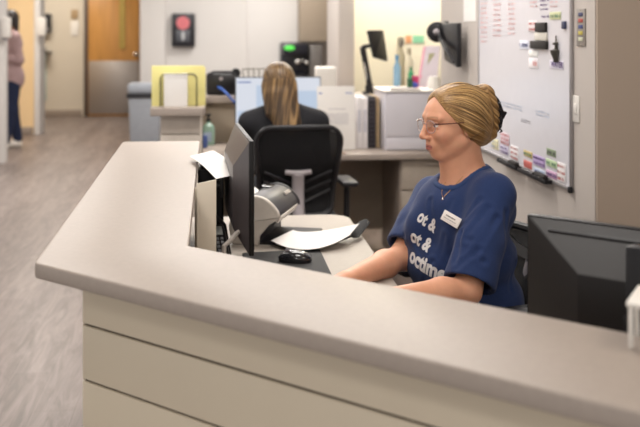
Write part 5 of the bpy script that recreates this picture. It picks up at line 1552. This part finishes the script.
S.ell(rc_+Vector((0, -.015, .026)), (.100, .084, .090), .01, RM)
S.ell(rc_+Vector((.004, -.045, -.03)), (.070, .086, .09), .03, RM)
S.cone(rc_+Vector((-.045, -.05, -.02)), rc_+Vector((-.050, -.10, -.15)), .042, .026, .03)
S.cone(rc_+Vector((.045, -.05, -.02)), rc_+Vector((.085, -.11, -.20)), .045, .028, .03)
S.cone(rc_+Vector((.0, -.07, -.06)), rc_+Vector((.030, -.14, -.27)), .055, .028, .03)
S.cone(rc_+Vector((.03, -.07, -.06)), rc_+Vector((.070, -.135, -.26)), .045, .024, .03)
S.cone(rc_+Vector((-.03, -.07, -.06)), rc_+Vector((-.005, -.13, -.24)), .045, .022, .03)
clipplane(S, rc_, rf, rl, ru, 1, lambda a, b_, d: (1.30*a-.045-d)*.6)
strand_hair(S, rc_, rf, rl, ru, 1, (-.10, .0), ('#2c2013', '#59432c', '#9f7f54'), rw, 'hair', seed=9, long=True, amp=.003)

# ---------------------------------------------------------------- person in the corridor
pp = atZ(11.5, 148.5, 0); k_ = 1.02
pf = Vector((-.9, -.43, 0)).normalized(); pl_ = UP.cross(pf)
H0 = Vector((pp.x-.03, pp.y, 1.585)); PM = (pf, pl_, UP)
cw = thing('person', 'person with dark hair in a mauve cardigan and navy trousers standing in the far corridor', 'person', (pp.x, pp.y, 0))
S = SDF(axis(pp.x-.5, pp.x+.35, .008), axis(pp.y-.4, pp.y+.4, .008), axis(-.01, 1.74, .008))
def ptorso(s, g):
    s.ell((pp.x, pp.y, 1.28), (.115+g, .17+g, .15+g), .04, PM); s.ell((pp.x, pp.y, 1.08), (.11+g, .145+g, .15+g), .04, PM); s.ell((pp.x, pp.y, .92), (.125+g, .165+g, .12+g), .04, PM)
    for q in (-1, 1): s.cone(Vector((pp.x, pp.y, 1.40)), Vector((pp.x, pp.y, 1.37))+pl_*q*.17, .045+g, .055+g, .03)
ptorso(S, -.01)
S.cone((pp.x, pp.y, 1.40), H0+Vector((.01, 0, -.06)), .055, .05, .02); head_sdf(S, H0, pf, pl_, UP)
PA = []
for q in (-1, 1):
    sh = Vector((pp.x, pp.y, 1.36))+pl_*q*.175; el = sh+Vector((.03, 0, -.27))+pf*-.02; wr = el+pf*.24+Vector((0, 0, .06))-pl_*q*.05
    PA.append((sh, el, wr)); S.chain([sh, el, wr], [.045, .038, .026], .02); hand(S, wr, pf+Vector((0, 0, .2)), (0, 0, -1), q, .95, .7)
PL = []
for q in (-1, 1):
    hip = Vector((pp.x, pp.y, .88))+pl_*q*.085; kn = Vector((pp.x+.0, pp.y, .48))+pl_*q*.09+pf*.03*q; an = Vector((pp.x, pp.y, .09))+pl_*q*.09+pf*(.10*q)
    PL.append((hip, kn, an)); S.chain([hip, kn, an], [.08, .055, .04], .03); S.cone(an+Vector((0, 0, -.045)), an+pf*.15+Vector((0, 0, -.055)), .038, .028, .02)
P, Q = S.mesh(); P = relax(P, Q, 1, .4); Q = orient(P, Q); np_mesh('body', P, Q, M_skin, cw, head_col(P, H0, pf, pl_, UP, base=np.array(lin('#b9866b')[:3]), brow='#2a1d18', iris='#3a2a20'))
S = SDF(*S.ax); ptorso(S, .016)
S.ell((pp.x+.01, pp.y, .86), (.145, .185, .16), .03, PM)
for sh, el, wr in PA: S.chain([sh, el, el.lerp(wr, .85)], [.062, .056, .042], .02)
P, Q = S.mesh(); P = relax(P, Q, 2); Q = orient(P, Q); np_mesh('cardigan', P, Q, mat('mauve_knit', '#a88e8e', .9, var=.06), cw)
S = SDF(*S.ax); S.ell(Vector((pp.x, pp.y, 1.24))+pf*.055, (.09, .10, .19), .02, PM)
P, Q = S.mesh(); Q = orient(P, Q); np_mesh('inner_top', P, Q, mat('maroon_knit', '#4a2430', .85), cw)
S = SDF(*S.ax)
for hip, kn, an in PL: S.chain([hip, kn, an+Vector((0, 0, .02))], [.10, .078, .058], .03)
P, Q = S.mesh(); Q = orient(P, Q); np_mesh('trousers', P, Q, mat('navy_trousers', '#1c2540', .85), cw)
S = SDF(*S.ax)
for hip, kn, an in PL: S.cone(an+Vector((0, 0, -.04)), an+pf*.17+Vector((0, 0, -.05)), .052, .042, .02)
S.plane_cut((0, 0, .004), (0, 0, -1), (-99, -9, -9), (99, 99, 9))
P, Q = S.mesh(); Q = orient(P, Q); np_mesh('shoes', P, Q, mat('white_shoe', '#dcd5cc', .6), cw)
S = SDF(axis(H0.x-.2, H0.x+.2, .007), axis(H0.y-.2, H0.y+.2, .007), axis(1.2, 1.74, .007))
S.ell(H0+Vector((0, 0, .03))-pf*.015, (.105, .088, .096), .01, PM)
for q in (-1, 1): S.cone(H0+pl_*q*.06-pf*.02, H0+pl_*q*.075+pf*.0+Vector((0, 0, -.26)), .045, .03, .03)
S.ell(H0-pf*.06+Vector((0, 0, -.08)), (.06, .085, .15), .03, PM)
clipplane(S, H0, pf, pl_, UP, 1, lambda a, b_, d: (1.30*a-.05-d)*.6)
strand_hair(S, H0, pf, pl_, UP, 1, (-.1, .0), ('#15100f', '#1f1816', '#32261f'), cw, 'hair', seed=4, long=True, amp=.003)
ph_ = PA[1][2]+pf*.13+Vector((0, 0, .03))
b = B(); b.box(ph_, (.075, .012, .15), .004, Matrix.Rotation(math.radians(25), 3, 'Z')); o = b.build('phone', M_blk); top(o, 'dark phone held by the person in the mauve cardigan', 'phone')
